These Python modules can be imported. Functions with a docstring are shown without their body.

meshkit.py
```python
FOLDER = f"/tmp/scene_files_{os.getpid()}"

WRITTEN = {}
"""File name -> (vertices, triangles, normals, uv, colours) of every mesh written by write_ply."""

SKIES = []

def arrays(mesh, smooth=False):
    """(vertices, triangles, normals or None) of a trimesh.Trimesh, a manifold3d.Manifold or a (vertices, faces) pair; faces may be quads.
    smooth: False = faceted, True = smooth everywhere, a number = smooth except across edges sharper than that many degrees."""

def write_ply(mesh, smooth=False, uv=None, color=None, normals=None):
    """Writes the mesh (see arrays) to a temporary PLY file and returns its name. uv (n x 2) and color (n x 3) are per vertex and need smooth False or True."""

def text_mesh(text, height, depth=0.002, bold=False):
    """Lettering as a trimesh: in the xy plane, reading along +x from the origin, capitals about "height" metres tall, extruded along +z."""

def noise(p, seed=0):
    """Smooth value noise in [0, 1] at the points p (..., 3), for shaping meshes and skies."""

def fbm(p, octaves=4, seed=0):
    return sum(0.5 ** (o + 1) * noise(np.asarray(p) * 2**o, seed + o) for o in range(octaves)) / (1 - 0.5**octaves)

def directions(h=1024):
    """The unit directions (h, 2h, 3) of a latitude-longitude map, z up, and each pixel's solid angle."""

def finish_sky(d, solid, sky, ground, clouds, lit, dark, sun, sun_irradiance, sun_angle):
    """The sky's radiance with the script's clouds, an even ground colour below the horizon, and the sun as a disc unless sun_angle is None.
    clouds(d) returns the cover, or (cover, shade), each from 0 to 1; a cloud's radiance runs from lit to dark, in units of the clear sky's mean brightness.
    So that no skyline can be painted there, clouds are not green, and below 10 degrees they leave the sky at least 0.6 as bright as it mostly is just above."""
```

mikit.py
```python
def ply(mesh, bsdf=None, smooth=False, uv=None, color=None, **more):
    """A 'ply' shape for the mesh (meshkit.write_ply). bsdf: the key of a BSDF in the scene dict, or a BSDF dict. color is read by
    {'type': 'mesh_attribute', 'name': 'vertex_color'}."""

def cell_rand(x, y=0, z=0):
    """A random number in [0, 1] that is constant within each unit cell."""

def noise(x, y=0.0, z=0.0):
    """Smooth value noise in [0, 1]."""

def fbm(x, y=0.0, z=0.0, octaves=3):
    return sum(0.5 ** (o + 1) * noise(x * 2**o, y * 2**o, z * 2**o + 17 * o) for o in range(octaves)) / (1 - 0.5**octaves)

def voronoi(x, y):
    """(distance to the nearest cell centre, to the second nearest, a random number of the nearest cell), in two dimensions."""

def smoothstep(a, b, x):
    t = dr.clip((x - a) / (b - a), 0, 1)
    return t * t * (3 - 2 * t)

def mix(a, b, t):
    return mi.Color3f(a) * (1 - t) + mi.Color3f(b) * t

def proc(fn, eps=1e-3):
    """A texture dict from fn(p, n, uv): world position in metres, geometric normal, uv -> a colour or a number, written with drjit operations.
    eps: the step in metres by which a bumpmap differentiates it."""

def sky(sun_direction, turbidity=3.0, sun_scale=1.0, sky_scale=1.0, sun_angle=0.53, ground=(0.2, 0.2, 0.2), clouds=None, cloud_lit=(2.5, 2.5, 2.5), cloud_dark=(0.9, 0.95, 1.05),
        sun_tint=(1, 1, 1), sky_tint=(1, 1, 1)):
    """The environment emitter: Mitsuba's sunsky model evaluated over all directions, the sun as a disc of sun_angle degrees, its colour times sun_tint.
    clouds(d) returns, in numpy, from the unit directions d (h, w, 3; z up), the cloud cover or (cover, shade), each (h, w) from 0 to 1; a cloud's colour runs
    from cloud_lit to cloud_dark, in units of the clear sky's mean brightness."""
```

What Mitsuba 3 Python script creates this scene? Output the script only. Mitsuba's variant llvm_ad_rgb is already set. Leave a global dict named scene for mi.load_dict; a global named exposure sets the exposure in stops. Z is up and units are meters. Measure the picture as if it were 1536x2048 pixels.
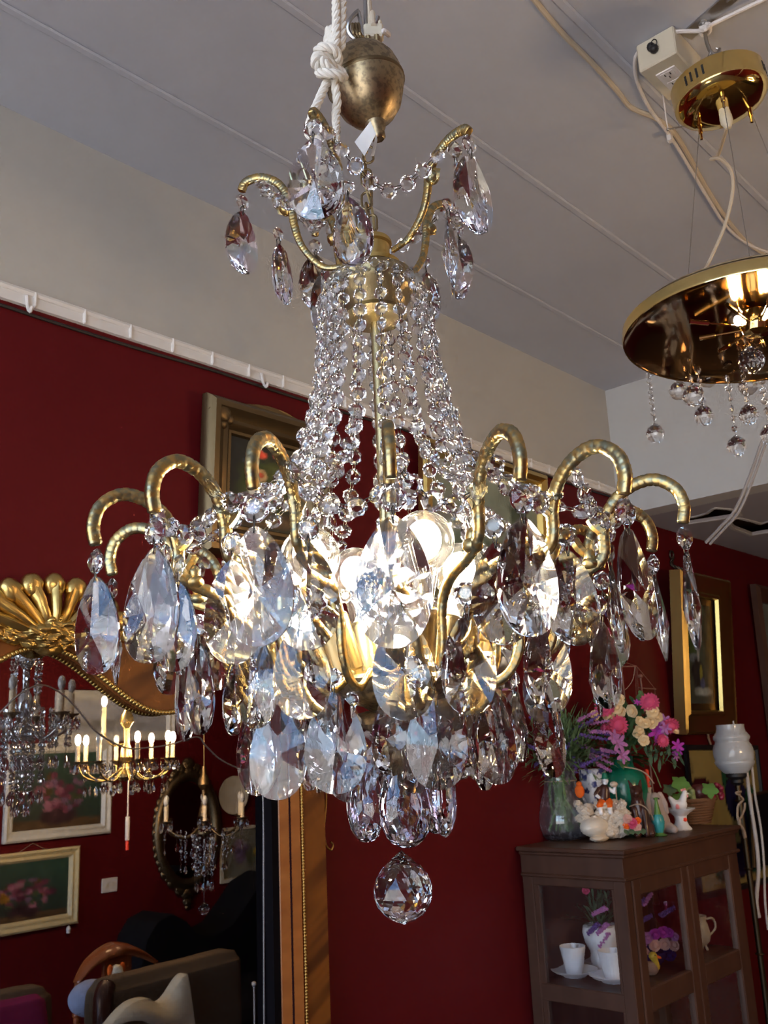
import math, random
import numpy as np, trimesh, drjit as dr, mitsuba as mi
import mikit, meshkit
from shapely.geometry import Polygon, box as sbox
T = mi.ScalarTransform4f
rng = np.random.default_rng(7)
random.seed(7)
scene, labels = {'type': 'scene'}, {}

# ---------------------------------------------------------------- camera, sky, exposure
FOC, EYE = 1900.0, np.array([0, 0, 1.7])
yaw, pitch, roll = math.radians(42.0), math.radians(14.1), math.radians(2.72)
FWD = np.array([math.cos(yaw) * math.cos(pitch), math.sin(yaw) * math.cos(pitch), math.sin(pitch)])
_r = np.cross(FWD, [0, 0, 1]); _r /= np.linalg.norm(_r); _d = np.cross(FWD, _r)
RGT = math.cos(roll) * _r + math.sin(roll) * _d
DWN = np.cross(FWD, RGT)
CM = np.eye(4); CM[:3, 0], CM[:3, 1], CM[:3, 2], CM[:3, 3] = -RGT, -DWN, FWD, EYE
scene['camera'] = {'type': 'thinlens', 'fov': 2 * math.degrees(math.atan(768 / FOC)), 'fov_axis': 'x', 'aperture_radius': 0.0007,
                   'focus_distance': 0.93, 'near_clip': 0.02, 'far_clip': 200.0, 'to_world': T(CM)}
scene['sky'] = mikit.sky((0.75, 0.35, 0.75), turbidity=3.0, sky_scale=1.0, ground=(0.42, 0.44, 0.46), sky_tint=(0.88, 0.96, 1.06),
                         clouds=lambda d: (meshkit.fbm(d * [3, 3, 6] + 4.0, 4) > 0.5) * 0.55, cloud_lit=(1.85, 1.95, 2.1), cloud_dark=(1.1, 1.17, 1.27))
exposure = 4.5
BULB = 13.0          # radiance of the chandelier's bulbs

def ray(px, py): return (px - 768) / FOC * RGT + (py - 1024) / FOC * DWN + FWD
def at(px, py, axis, val):
    d = ray(px, py); return EYE + (val - EYE[axis]) / d[axis] * d

# ---------------------------------------------------------------- bookkeeping
def numbered(k):
    if k not in scene and k not in labels: return k
    i = 1
    while f'{k}_{i:03d}' in scene or f'{k}_{i:03d}' in labels: i += 1
    return f'{k}_{i:03d}'
def thing(name, label, cat, group=None):
    k = numbered(name); labels[k] = {'label': label, 'category': cat}
    if group: labels[k]['group'] = group
    return k
def tagk(k, label=None, kind=None):
    labels.setdefault(k, {})
    if label: labels[k]['label'] = label
    if kind: labels[k]['kind'] = kind
    return k
def put(parent, name, mesh, bsdf, smooth=30, label=None, kind=None, to_world=None, **kw):
    """One entry: a part of parent, or of the top level when parent is None."""
    k = numbered(f'{parent}__{name}' if parent else name)
    d = mesh if isinstance(mesh, dict) else mikit.ply(mesh, bsdf, smooth=smooth, **kw)
    scene[k] = {**d, 'to_world': to_world} if to_world is not None else d
    if label or kind: tagk(k, label, kind)
    return k
def solo(name, label, cat, mesh, bsdf, smooth=30, group=None, **kw):
    k = thing(name, label, cat, group); scene[k] = mikit.ply(mesh, bsdf, smooth=smooth, **kw); return k
def struct(name, mesh, bsdf, smooth=False, label=None):
    k = put(None, name, mesh, bsdf, smooth); tagk(k, label, 'structure'); return k

# ---------------------------------------------------------------- mesh helpers
def cat(*ms):
    flat = []
    for m in ms: flat += list(m) if isinstance(m, (list, tuple)) else [m]
    return trimesh.util.concatenate(flat)
def bx(x0, x1, y0, y1, z0, z1):
    m = trimesh.creation.box([x1 - x0, y1 - y0, z1 - z0]); m.apply_translation([(x0 + x1) / 2, (y0 + y1) / 2, (z0 + z1) / 2]); return m
def rbx(x0, x1, y0, y1, z0, z1, c=0.004):
    """A box with chamfered edges."""
    v = []
    for sx in (0, 1):
        for sy in (0, 1):
            for sz in (0, 1):
                p = np.array([(x0, x1)[sx], (y0, y1)[sy], (z0, z1)[sz]]); s = np.array([1 - 2 * sx, 1 - 2 * sy, 1 - 2 * sz]) * c
                for a in range(3):
                    q = p + s; q[a] = p[a]; v.append(q)
    return trimesh.convex.convex_hull(np.array(v))
def lathe(prof, n=32):
    return trimesh.creation.revolve(np.array(prof, float), sections=n)
def move(m, t=(0, 0, 0), rz=0, M=None):
    m = m.copy()
    if M is not None: m.apply_transform(M)
    if rz: m.apply_transform(trimesh.transformations.rotation_matrix(rz, [0, 0, 1]))
    m.apply_translation(t); return m
def rotm(a, ax, pt=None): return trimesh.transformations.rotation_matrix(a, ax, pt)
def ball(r, c=(0, 0, 0), s=(1, 1, 1), sub=2):
    m = trimesh.creation.icosphere(subdivisions=sub, radius=r); m.apply_scale(s); m.apply_translation(c); return m
def frames(p, closed=False):
    p = np.asarray(p, float)
    t = (np.roll(p, -1, 0) - np.roll(p, 1, 0)) if closed else np.gradient(p, axis=0)
    t /= np.linalg.norm(t, axis=1, keepdims=True) + 1e-12
    a = np.zeros_like(p); ref = np.array([0, 0, 1.0]) if abs(t[0][2]) < 0.9 else np.array([1.0, 0, 0])
    x = np.cross(t[0], ref); x /= np.linalg.norm(x)
    for i in range(len(p)):
        x = x - t[i] * (x @ t[i]); x /= np.linalg.norm(x) + 1e-12; a[i] = x
    return t, a, np.cross(t, a)
def tube(p, r, sides=8, closed=False, flat=1.0, up=None, square=False):
    """A swept tube; r is a radius or one per point; flat scales the second axis; up fixes the first axis of the section."""
    p = np.asarray(p, float); n = len(p); t, a, b = frames(p, closed)
    if up is not None:
        a = np.cross(np.broadcast_to(up, p.shape), t); a /= np.linalg.norm(a, axis=1, keepdims=True) + 1e-12; b = np.cross(t, a)
    r = np.broadcast_to(np.asarray(r, float), (n,))
    ang = np.arange(sides) * 2 * np.pi / sides
    sq = (np.abs(np.cos(ang)) ** 4 + np.abs(np.sin(ang)) ** 4) ** -0.25 if square else 1 + 0 * ang
    v = p[:, None] + r[:, None, None] * ((sq * np.cos(ang))[None, :, None] * a[:, None] + flat * (sq * np.sin(ang))[None, :, None] * b[:, None])
    v = v.reshape(-1, 3); f = []
    for i in range(n if closed else n - 1):
        j = (i + 1) % n
        for k in range(sides):
            l = (k + 1) % sides
            f += [[i * sides + k, i * sides + l, j * sides + l], [i * sides + k, j * sides + l, j * sides + k]]
    if not closed:
        v = np.vstack([v, p[0], p[-1]])
        for k in range(sides):
            l = (k + 1) % sides
            f += [[n * sides, l, k], [n * sides + 1, (n - 1) * sides + k, (n - 1) * sides + l]]
    return trimesh.Trimesh(v, f, process=False)
def cr(pts, n=8):
    """A smooth curve through the points."""
    P = np.asarray(pts, float); P = np.vstack([2 * P[0] - P[1], P, 2 * P[-1] - P[-2]]); out = []
    for i in range(1, len(P) - 2):
        for s in np.linspace(0, 1, n, endpoint=False):
            out.append(0.5 * (2 * P[i] + (P[i + 1] - P[i - 1]) * s + (2 * P[i - 1] - 5 * P[i] + 4 * P[i + 1] - P[i + 2]) * s**2 + (3 * P[i] - P[i - 1] - 3 * P[i + 1] + P[i + 2]) * s**3))
    return np.array(out + [P[-2]])
def rod(p0, p1, r, sides=10): return tube([p0, p1], r, sides)
def ringm(R, r, n=20, sides=6, c=(0, 0, 0), nrm=None):
    a = np.arange(n) * 2 * np.pi / n; m = tube(np.c_[R * np.cos(a), R * np.sin(a), 0 * a], r, sides, closed=True)
    if nrm is not None: m.apply_transform(trimesh.geometry.align_vectors([0, 0, 1], nrm))
    m.apply_translation(c); return m
def prism(poly, h):
    poly = Polygon(poly) if isinstance(poly, (list, np.ndarray)) else poly
    return cat([trimesh.creation.extrude_polygon(g, h, engine='earcut') for g in getattr(poly, 'geoms', [poly])])
def hull(pts): return trimesh.convex.convex_hull(np.asarray(pts, float))
def bumpy(m, amp, freq, seed=0):
    m = m.copy(); n = m.vertex_normals; m.vertices = m.vertices + n * ((meshkit.fbm(m.vertices * freq + 50, 3, seed) - 0.5) * 2 * amp)[:, None]; return m
def sweep_frame(w, h, prof):
    """A mitred moulding around a w x h rectangle centred at the origin of the xz plane; prof = (inset from the outer edge, height towards -y)."""
    v, f, k = [], [], len(prof)
    for (sx, sz) in ((-1, -1), (1, -1), (1, 1), (-1, 1)):
        for (i, o) in prof: v.append([sx * (w / 2 - i), -o, sz * (h / 2 - i)])
    for c in range(4):
        for j in range(k - 1):
            a, b = c * k + j, ((c + 1) % 4) * k + j
            f += [[a, b, b + 1], [a, b + 1, a + 1]]
    return trimesh.Trimesh(v, f, process=False)
def canvas(w, h, fn, n=56):
    """A painted flat sheet in the xz plane facing -y; fn(u, v) gives colours (linear) from u, v in 0..1."""
    m = max(8, int(n * h / w)); u, v = np.meshgrid(np.linspace(0, 1, n), np.linspace(0, 1, m))
    P = np.c_[(u.ravel() - 0.5) * w, 0 * u.ravel(), (v.ravel() - 0.5) * h]; f = []
    for j in range(m - 1):
        for i in range(n - 1):
            a = j * n + i; f += [[a, a + 1, a + n + 1], [a, a + n + 1, a + n]]
    return trimesh.Trimesh(P, f, process=False), np.clip(fn(u.ravel(), v.ravel()), 0, 1)
def blobs(u, v, base, items, seed=0, asp=1.0):
    """Soft painted dabs: (cx, cy, rx, ry, colour)."""
    c = np.array(base(u, v) if callable(base) else np.broadcast_to(base, (len(u), 3)), float).copy()
    nz = meshkit.fbm(np.c_[u * 9, v * 9 * asp, 0 * u + seed], 3)
    for (cx, cy, rx, ry, col) in items:
        d = np.sqrt(((u - cx) / rx) ** 2 + ((v - cy) / ry) ** 2) + (nz - 0.5) * 0.7
        a = np.clip((1.1 - d) / 0.35, 0, 1)[:, None]; shade = (0.55 + 0.9 * nz)[:, None]
        c = c * (1 - a) + np.array(col) * shade * a
    return c * (0.8 + 0.4 * nz)[:, None]
# ---------------------------------------------------------------- materials
def rgb(*c): return {'type': 'rgb', 'value': list(c)}
def mat(name, d, two=True): scene[name] = {'type': 'twosided', 'bsdf': d} if two else d; return name
def plain(name, c, rough=0.5, spec=0.5, **kw): return mat(name, {'type': 'principled', 'base_color': rgb(*c), 'roughness': rough, 'specular': spec, **kw})
def matt(name, c): return mat(name, {'type': 'diffuse', 'reflectance': rgb(*c)})
def metal(name, c, rough): return mat(name, {'type': 'principled', 'base_color': rgb(*c), 'roughness': rough, 'metallic': 1.0})
f, nz, fb, ss, mx = mi.Float, mikit.noise, mikit.fbm, mikit.smoothstep, mikit.mix
mat('m_red', {'type': 'principled', 'roughness': 0.6, 'specular': 0.15, 'base_color': mikit.proc(lambda p, n, uv: mx((0.112, 0.0050, 0.0076), (0.089, 0.0042, 0.0062), fb(p.x * 5, p.y * 5, p.z * 5)))})
mat('m_white', {'type': 'diffuse', 'reflectance': mikit.proc(lambda p, n, uv: mx((0.55, 0.545, 0.525), (0.50, 0.495, 0.475), fb(p.x * 2.5, p.y * 2.5, p.z * 2.5)))})
mat('m_ceiling', {'type': 'diffuse', 'reflectance': mikit.proc(lambda p, n, uv: mx((0.515, 0.545, 0.63), (0.465, 0.495, 0.575), fb(p.x * 3, p.y * 3, 0.0)))})
matt('m_endwall', (0.58, 0.60, 0.62)); matt('m_soffit', (0.42, 0.42, 0.48)); matt('m_dark_wood_void', (0.06, 0.035, 0.025))
mat('m_floor', {'type': 'principled', 'roughness': 0.45, 'base_color': mikit.proc(lambda p, n, uv: mx((0.24, 0.165, 0.11), (0.15, 0.10, 0.065), fb(p.x * 2, p.y * 14, mikit.cell_rand(p.y * 8))))})
mat('m_brass', {'type': 'principled', 'metallic': 1.0, 'roughness': 0.36, 'base_color': mikit.proc(lambda p, n, uv: mx((0.62, 0.42, 0.15), (0.30, 0.29, 0.19), ss(0.38, 0.72, fb(p.x * 170, p.y * 170, p.z * 170) * 0.8 + 0.14)))})
mat('m_oldbrass', {'type': 'principled', 'metallic': 1.0, 'roughness': 0.38, 'base_color': mikit.proc(lambda p, n, uv: mx((0.42, 0.32, 0.19), (0.25, 0.195, 0.12), ss(0.42, 0.70, fb(p.x * 260, p.y * 260, p.z * 200))))})
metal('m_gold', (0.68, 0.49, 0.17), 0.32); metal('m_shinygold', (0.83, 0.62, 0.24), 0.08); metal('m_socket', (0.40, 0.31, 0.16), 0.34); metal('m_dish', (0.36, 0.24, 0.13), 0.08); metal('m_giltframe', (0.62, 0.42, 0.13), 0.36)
metal('m_paleBrass'.lower(), (0.60, 0.50, 0.26), 0.3); metal('m_steel', (0.45, 0.45, 0.45), 0.35); metal('m_chrome', (0.75, 0.75, 0.75), 0.15); metal('m_wire', (0.10, 0.085, 0.07), 0.5)
metal('m_bronze', (0.20, 0.145, 0.08), 0.45); metal('m_chain', (0.30, 0.23, 0.13), 0.4)
mat('m_crystal', {'type': 'dielectric', 'int_ior': 1.58, 'ext_ior': 1.0}, two=False)
def ab(p, n, uv):
    h = mikit.cell_rand(n.x * 7 + 40, n.y * 7 + 40, n.z * 7 + 40)
    a = mx((1.0, 0.92, 1.0), (0.86, 0.93, 1.0), ss(0.2, 0.5, h)); return mx(a, (1.0, 0.95, 0.84), ss(0.62, 0.9, h))
mat('m_iridescent', {'type': 'dielectric', 'int_ior': 1.66, 'ext_ior': 1.0, 'specular_transmittance': mikit.proc(ab)}, two=False)
scene['m_bulbglass'] = {'type': 'blendbsdf', 'weight': 0.010, 'a': {'type': 'thindielectric', 'int_ior': 1.5}, 'b': {'type': 'twosided', 'bsdf': {'type': 'diffuse', 'reflectance': rgb(.9, .9, .9)}}}
mat('m_pane', {'type': 'thindielectric', 'int_ior': 1.5}, two=False)
scene['m_vaseglass'] = {'type': 'blendbsdf', 'weight': mikit.proc(lambda p, n, uv: 0.10 + 0.22 * ss(0.45, 0.75, fb(p.x * 110, p.y * 110, p.z * 40))), 'a': {'type': 'thindielectric', 'int_ior': 1.7}, 'b': {'type': 'twosided', 'bsdf': {'type': 'diffuse', 'reflectance': rgb(0.42, 0.43, 0.48)}}}
mat('m_mirror', {'type': 'conductor', 'material': 'none', 'specular_reflectance': rgb(0.57, 0.57, 0.58)})
mat('m_veneer', {'type': 'principled', 'roughness': 0.45, 'specular': 0.2, 'base_color': mikit.proc(lambda p, n, uv: mx((0.20, 0.066, 0.013), (0.075, 0.022, 0.007), ss(0.3, 0.75, fb((p.x * .5 - p.z * 0.85) * 26, (p.x * 0.85 + p.z * .5) * 3.0, 3.0))))})
mat('m_veneer_up', {'type': 'principled', 'roughness': 0.22, 'specular': 0.6, 'base_color': mikit.proc(lambda p, n, uv: mx((0.50, 0.20, 0.055), (0.30, 0.10, 0.03), fb(p.x * 12, p.y * 12, p.z * 26)))})
mat('m_cabinet', {'type': 'principled', 'roughness': 0.42, 'specular': 0.4, 'base_color': mikit.proc(lambda p, n, uv: mx((0.095, 0.043, 0.026), (0.052, 0.024, 0.016), fb(p.x * 26, p.y * 26, p.z * 5)))})
matt('m_inlay', (0.03, 0.012, 0.015))
plain('m_paint', (0.5, 0.5, 0.5), 0.6); scene['m_paint'] = {'type': 'twosided', 'bsdf': {'type': 'principled', 'roughness': 0.45, 'specular': 0.4, 'base_color': {'type': 'mesh_attribute', 'name': 'vertex_color'}}}
matt('m_rope', (0.78, 0.75, 0.68)); matt('m_paper', (0.78, 0.78, 0.78)); plain('m_plastic', (0.62, 0.58, 0.47), 0.4); plain('m_whiteplastic', (0.72, 0.70, 0.70), 0.4)
plain('m_conduit', (0.74, 0.73, 0.72), 0.5); plain('m_cream_cable', (0.55, 0.48, 0.38), 0.5); plain('m_grey_cable', (0.42, 0.40, 0.41), 0.5); plain('m_black', (0.012, 0.012, 0.014), 0.5)
plain('m_porcelain', (0.80, 0.80, 0.82), 0.15, clearcoat=0.6); plain('m_opal', (0.47, 0.49, 0.51), 0.12, clearcoat=0.8); plain('m_creamcer', (0.62, 0.56, 0.44), 0.3)
plain('m_greenvase', (0.006, 0.16, 0.095), 0.18, clearcoat=0.5); plain('m_teal', (0.05, 0.33, 0.33), 0.25); plain('m_leafgreen', (0.10, 0.22, 0.04), 0.3)
matt('m_stem', (0.15, 0.235, 0.11)); matt('m_leaf', (0.105, 0.20, 0.085)); matt('m_brightleaf', (0.13, 0.27, 0.07)); matt('m_greyleaf', (0.10, 0.16, 0.09))
matt('m_lavender', (0.13, 0.075, 0.26)); matt('m_lilac', (0.42, 0.17, 0.40)); matt('m_pink', (0.62, 0.09, 0.19)); matt('m_rose_cream', (0.80, 0.62, 0.36)); matt('m_magenta', (0.40, 0.05, 0.36)); matt('m_palepink', (0.70, 0.42, 0.36))
matt('m_navy', (0.02, 0.02, 0.12)); matt('m_orange', (0.85, 0.16, 0.03)); plain('m_redwax', (0.95, 0.07, 0.03), 0.4); plain('m_yellow', (0.70, 0.52, 0.06), 0.4); plain('m_duck', (0.36, 0.25, 0.21), 0.5)
plain('m_grape', (0.30, 0.36, 0.14), 0.25, spec=0.6); plain('m_redgrape', (0.25, 0.02, 0.05), 0.25); plain('m_apple', (0.14, 0.035, 0.03), 0.3); matt('m_wicker', (0.24, 0.125, 0.07)); plain('m_brownfigure', (0.06, 0.022, 0.016), 0.25)
plain('m_shell', (0.66, 0.57, 0.46), 0.4); plain('m_shellglaze', (0.74, 0.68, 0.58), 0.15); plain('m_pinkglaze', (0.75, 0.28, 0.30), 0.25); plain('m_greyplush', (0.45, 0.36, 0.33), 0.8)
plain('m_jet', (0.004, 0.004, 0.006), 0.7, spec=0.15); matt('m_void', (0.006, 0.005, 0.006)); metal('m_darkmetal', (0.10, 0.075, 0.045), 0.45); matt('m_sofa', (0.14, 0.10, 0.065)); matt('m_creamcloth', (0.62, 0.56, 0.42)); matt('m_pinkcloth', (0.25, 0.03, 0.10)); matt('m_bluecloth', (0.30, 0.34, 0.48)); plain('m_mahogany', (0.28, 0.075, 0.02), 0.15, clearcoat=0.7)
plain('m_whiteframe', (0.62, 0.62, 0.58), 0.45); plain('m_creamframe', (0.62, 0.53, 0.30), 0.45); matt('m_candle', (0.75, 0.66, 0.50)); plain('m_ship', (0.16, 0.06, 0.04), 0.5); matt('m_string', (0.42, 0.32, 0.24))
def lamp(name, c, k): scene[name] = {'type': 'area', 'radiance': rgb(*[k * x for x in c])}
glow = lambda k, c=(1.0, 0.72, 0.42): {'type': 'area', 'radiance': rgb(*[k * x for x in c])}

# ---------------------------------------------------------------- the room
YL, XE, ZC, ZH, ZT, YR = 1.906, 3.617, 3.2, 2.63, 2.725, -1.9
XF, XB = -2.4, 7.0                                              # shop front, far wall
struct('floor', bx(XF - 0.3, XB, YR - 0.1, YL + 0.1, -0.1, 0.0), 'm_floor')
struct('ceiling', bx(XF, XE + 0.05, YR - 0.1, YL + 0.1, ZC, ZC + 0.12), 'm_ceiling')
for k, yy in enumerate((1.613, 1.212, 0.806, 0.404, 0.0, -0.4, -0.8, -1.2, -1.6)):
    put('ceiling', 'batten', rbx(XF, XE, yy - 0.011, yy + 0.011, ZC - 0.006, ZC + 0.001, 0.004), 'm_ceiling', False)
struct('wall_left', bx(XF, XB, YL, YL + 0.1, 0, ZT), 'm_red')
struct('wall_left_upper', bx(XF, XE + 0.05, YL, YL + 0.1, ZT, ZC), 'm_white', label='off-white band of wall above the red paint')
struct('wall_right', bx(XF, XB, YR - 0.1, YR, 0, ZT), 'm_red')
struct('wall_right_upper', bx(XF, XE + 0.05, YR - 0.1, YR, ZT, ZC), 'm_white')
struct('wall_end_header', bx(XE, XE + 0.12, YR - 0.05, YL + 0.05, ZH, ZC + 0.05), 'm_endwall', label='white header wall under the ceiling')
struct('wall_back', bx(XB, XB + 0.1, YR - 0.1, YL + 0.1, 0, ZH), 'm_red')
# the lower ceiling beyond the header, torn open in two places
sof = Polygon([(XE + 0.12, YR - 0.05), (XB + 0.05, YR - 0.05), (XB + 0.05, YL + 0.05), (XE + 0.12, YL + 0.05)])
def sp(*pts): return Polygon([tuple(at(x, y, 2, ZH)[:2]) for x, y in pts]).buffer(0)
holes = [sp((1366, 1038), (1395, 1033), (1418, 1026), (1430, 1017), (1455, 1019), (1470, 1024), (1476, 1031), (1440, 1037), (1400, 1043), (1378, 1046)),
         sp((1455, 1041), (1475, 1037), (1500, 1043), (1520, 1049), (1545, 1041), (1600, 1030), (1600, 1060), (1545, 1062), (1505, 1069), (1470, 1056))]
for h_ in holes: sof = sof.difference(h_)
m = prism(sof, 0.012); m.apply_translation([0, 0, ZH]); struct('ceiling_lower', m, 'm_soffit', label='dark grey lower ceiling with two torn openings')
for h_ in holes:
    rim = h_.buffer(0.018).difference(h_.buffer(0.002)); lip = cat([prism(g, 0.004) for g in getattr(rim.intersection(sbox(h_.bounds[0] - 1, h_.bounds[1] - 1, h_.centroid.x - 0.02, h_.bounds[3] + 1)), 'geoms', [rim])])
    put('ceiling_lower', 'torn_edge', move(lip, (0, 0, ZH - 0.004)), 'm_endwall', False)
struct('ceiling_void', bx(XE + 0.12, XB, YR, YL + 0.05, ZH + 0.09, ZH + 0.15), 'm_dark_wood_void', label='brown timber above the torn lower ceiling')
# shop front: posts, sill and head around the open daylight side
struct('wall_front', cat(bx(XF - 0.12, XF, YR - 0.1, YR + 0.08, 0, ZC), bx(XF - 0.12, XF, YL - 0.08, YL + 0.1, 0, ZC), bx(XF - 0.12, XF, YR, YL, ZC - 0.1, ZC + 0.12), bx(XF - 0.12, XF, YR, YL, 0, 0.25)), 'm_endwall')
# the white cable trunking along the paint line, with clips and hooks; a black cable under it
zt = lambda x: ZT + 0.004 - 0.002 * x
t1 = cat(tube([[XF, YL - 0.008, zt(XF) + 0.018], [XE, YL - 0.008, zt(XE) + 0.018]], 0.009, 8), bx(XF, XE, YL - 0.012, YL, ZT - 0.012, ZT + 0.012))
struct('trim_1', t1, 'm_conduit', 30, label='white trunking along the top of the red paint')
for x in np.arange(0.95, 3.5, 0.125):
    put('trim_1', 'clip', rbx(x - 0.004, x + 0.004, YL - 0.0185, YL - 0.002, ZT - 0.0125, ZT + 0.026, 0.003), 'm_conduit', False)
for i, x in enumerate((0.93, 1.62, 2.35)):
    h = cr([[x, YL - 0.014, ZT + 0.01], [x, YL - 0.02, ZT - 0.02], [x, YL - 0.032, ZT - 0.035], [x, YL - 0.04, ZT - 0.025]], 5)
    solo('picture_hook', ['white plastic hook on the trunking near the left edge', 'white plastic hook on the trunking above the flower painting', 'white plastic hook on the trunking behind the bead strands'][i], 'hook', tube(h, 0.004, 6), 'm_whiteplastic')
xs = np.linspace(XF, XE, 60)
solo('black_cable', 'thin black cable sagging just under the white trunking', 'cable', tube(np.c_[xs, 0 * xs + YL - 0.005, ZT - 0.02 - 0.006 * np.abs(np.sin(xs * 4.3)) - 0.004 * np.sin(xs * 1.7)], 0.004, 6), 'm_black')
import manifold3d as man
# ---------------------------------------------------------------- the crystal chandelier
AX = at(758, 780, 0, 0.69804691)                                 # a point of its vertical axis, about 1 m from the lens
AX[2] = 0.0
_f = -AX[:2] / np.linalg.norm(AX[:2])                            # towards the camera: phi = 0; phi grows to the right
_s = np.array([-_f[1], _f[0]])
def ud(phi):
    p = math.radians(phi); return np.r_[math.cos(p) * _f + math.sin(p) * _s, 0]
TILT = math.radians(0.6)                                         # the lower basket hangs a little askew, its right side up
def rzp(r, z, phi, tilt=True):
    q = AX + r * ud(phi) + np.array([0, 0, z])
    if tilt and z < 2.0:
        w = min(1.0, (2.0 - z) / 0.12); s = (q - AX)[:2] @ _s; q = q + np.array([0, 0, s * math.tan(TILT) * w])
    return q
def octagon(r=0.0092, t=0.0044):
    a = np.arange(8) * math.pi / 4 + math.pi / 8; v = []
    for s in (-1, 1):
        v += [[r * math.cos(x), s * t * 0.22, r * math.sin(x)] for x in a]
        v += [[0.52 * r * math.cos(x + math.pi / 8), s * t, 0.52 * r * math.sin(x + math.pi / 8)] for x in a]
    return hull(v)
def outline(L, W, wide, n=26):
    t = np.linspace(0, math.pi, n); z = -(1 - np.cos(t)) / 2; w = np.sin(t) ** 0.92 * np.sin(t / 2) ** wide
    w = w / w.max() * W / 2; return np.r_[np.c_[w, z * L], np.c_[-w[1:-1], z[1:-1] * L][::-1]]
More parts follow.
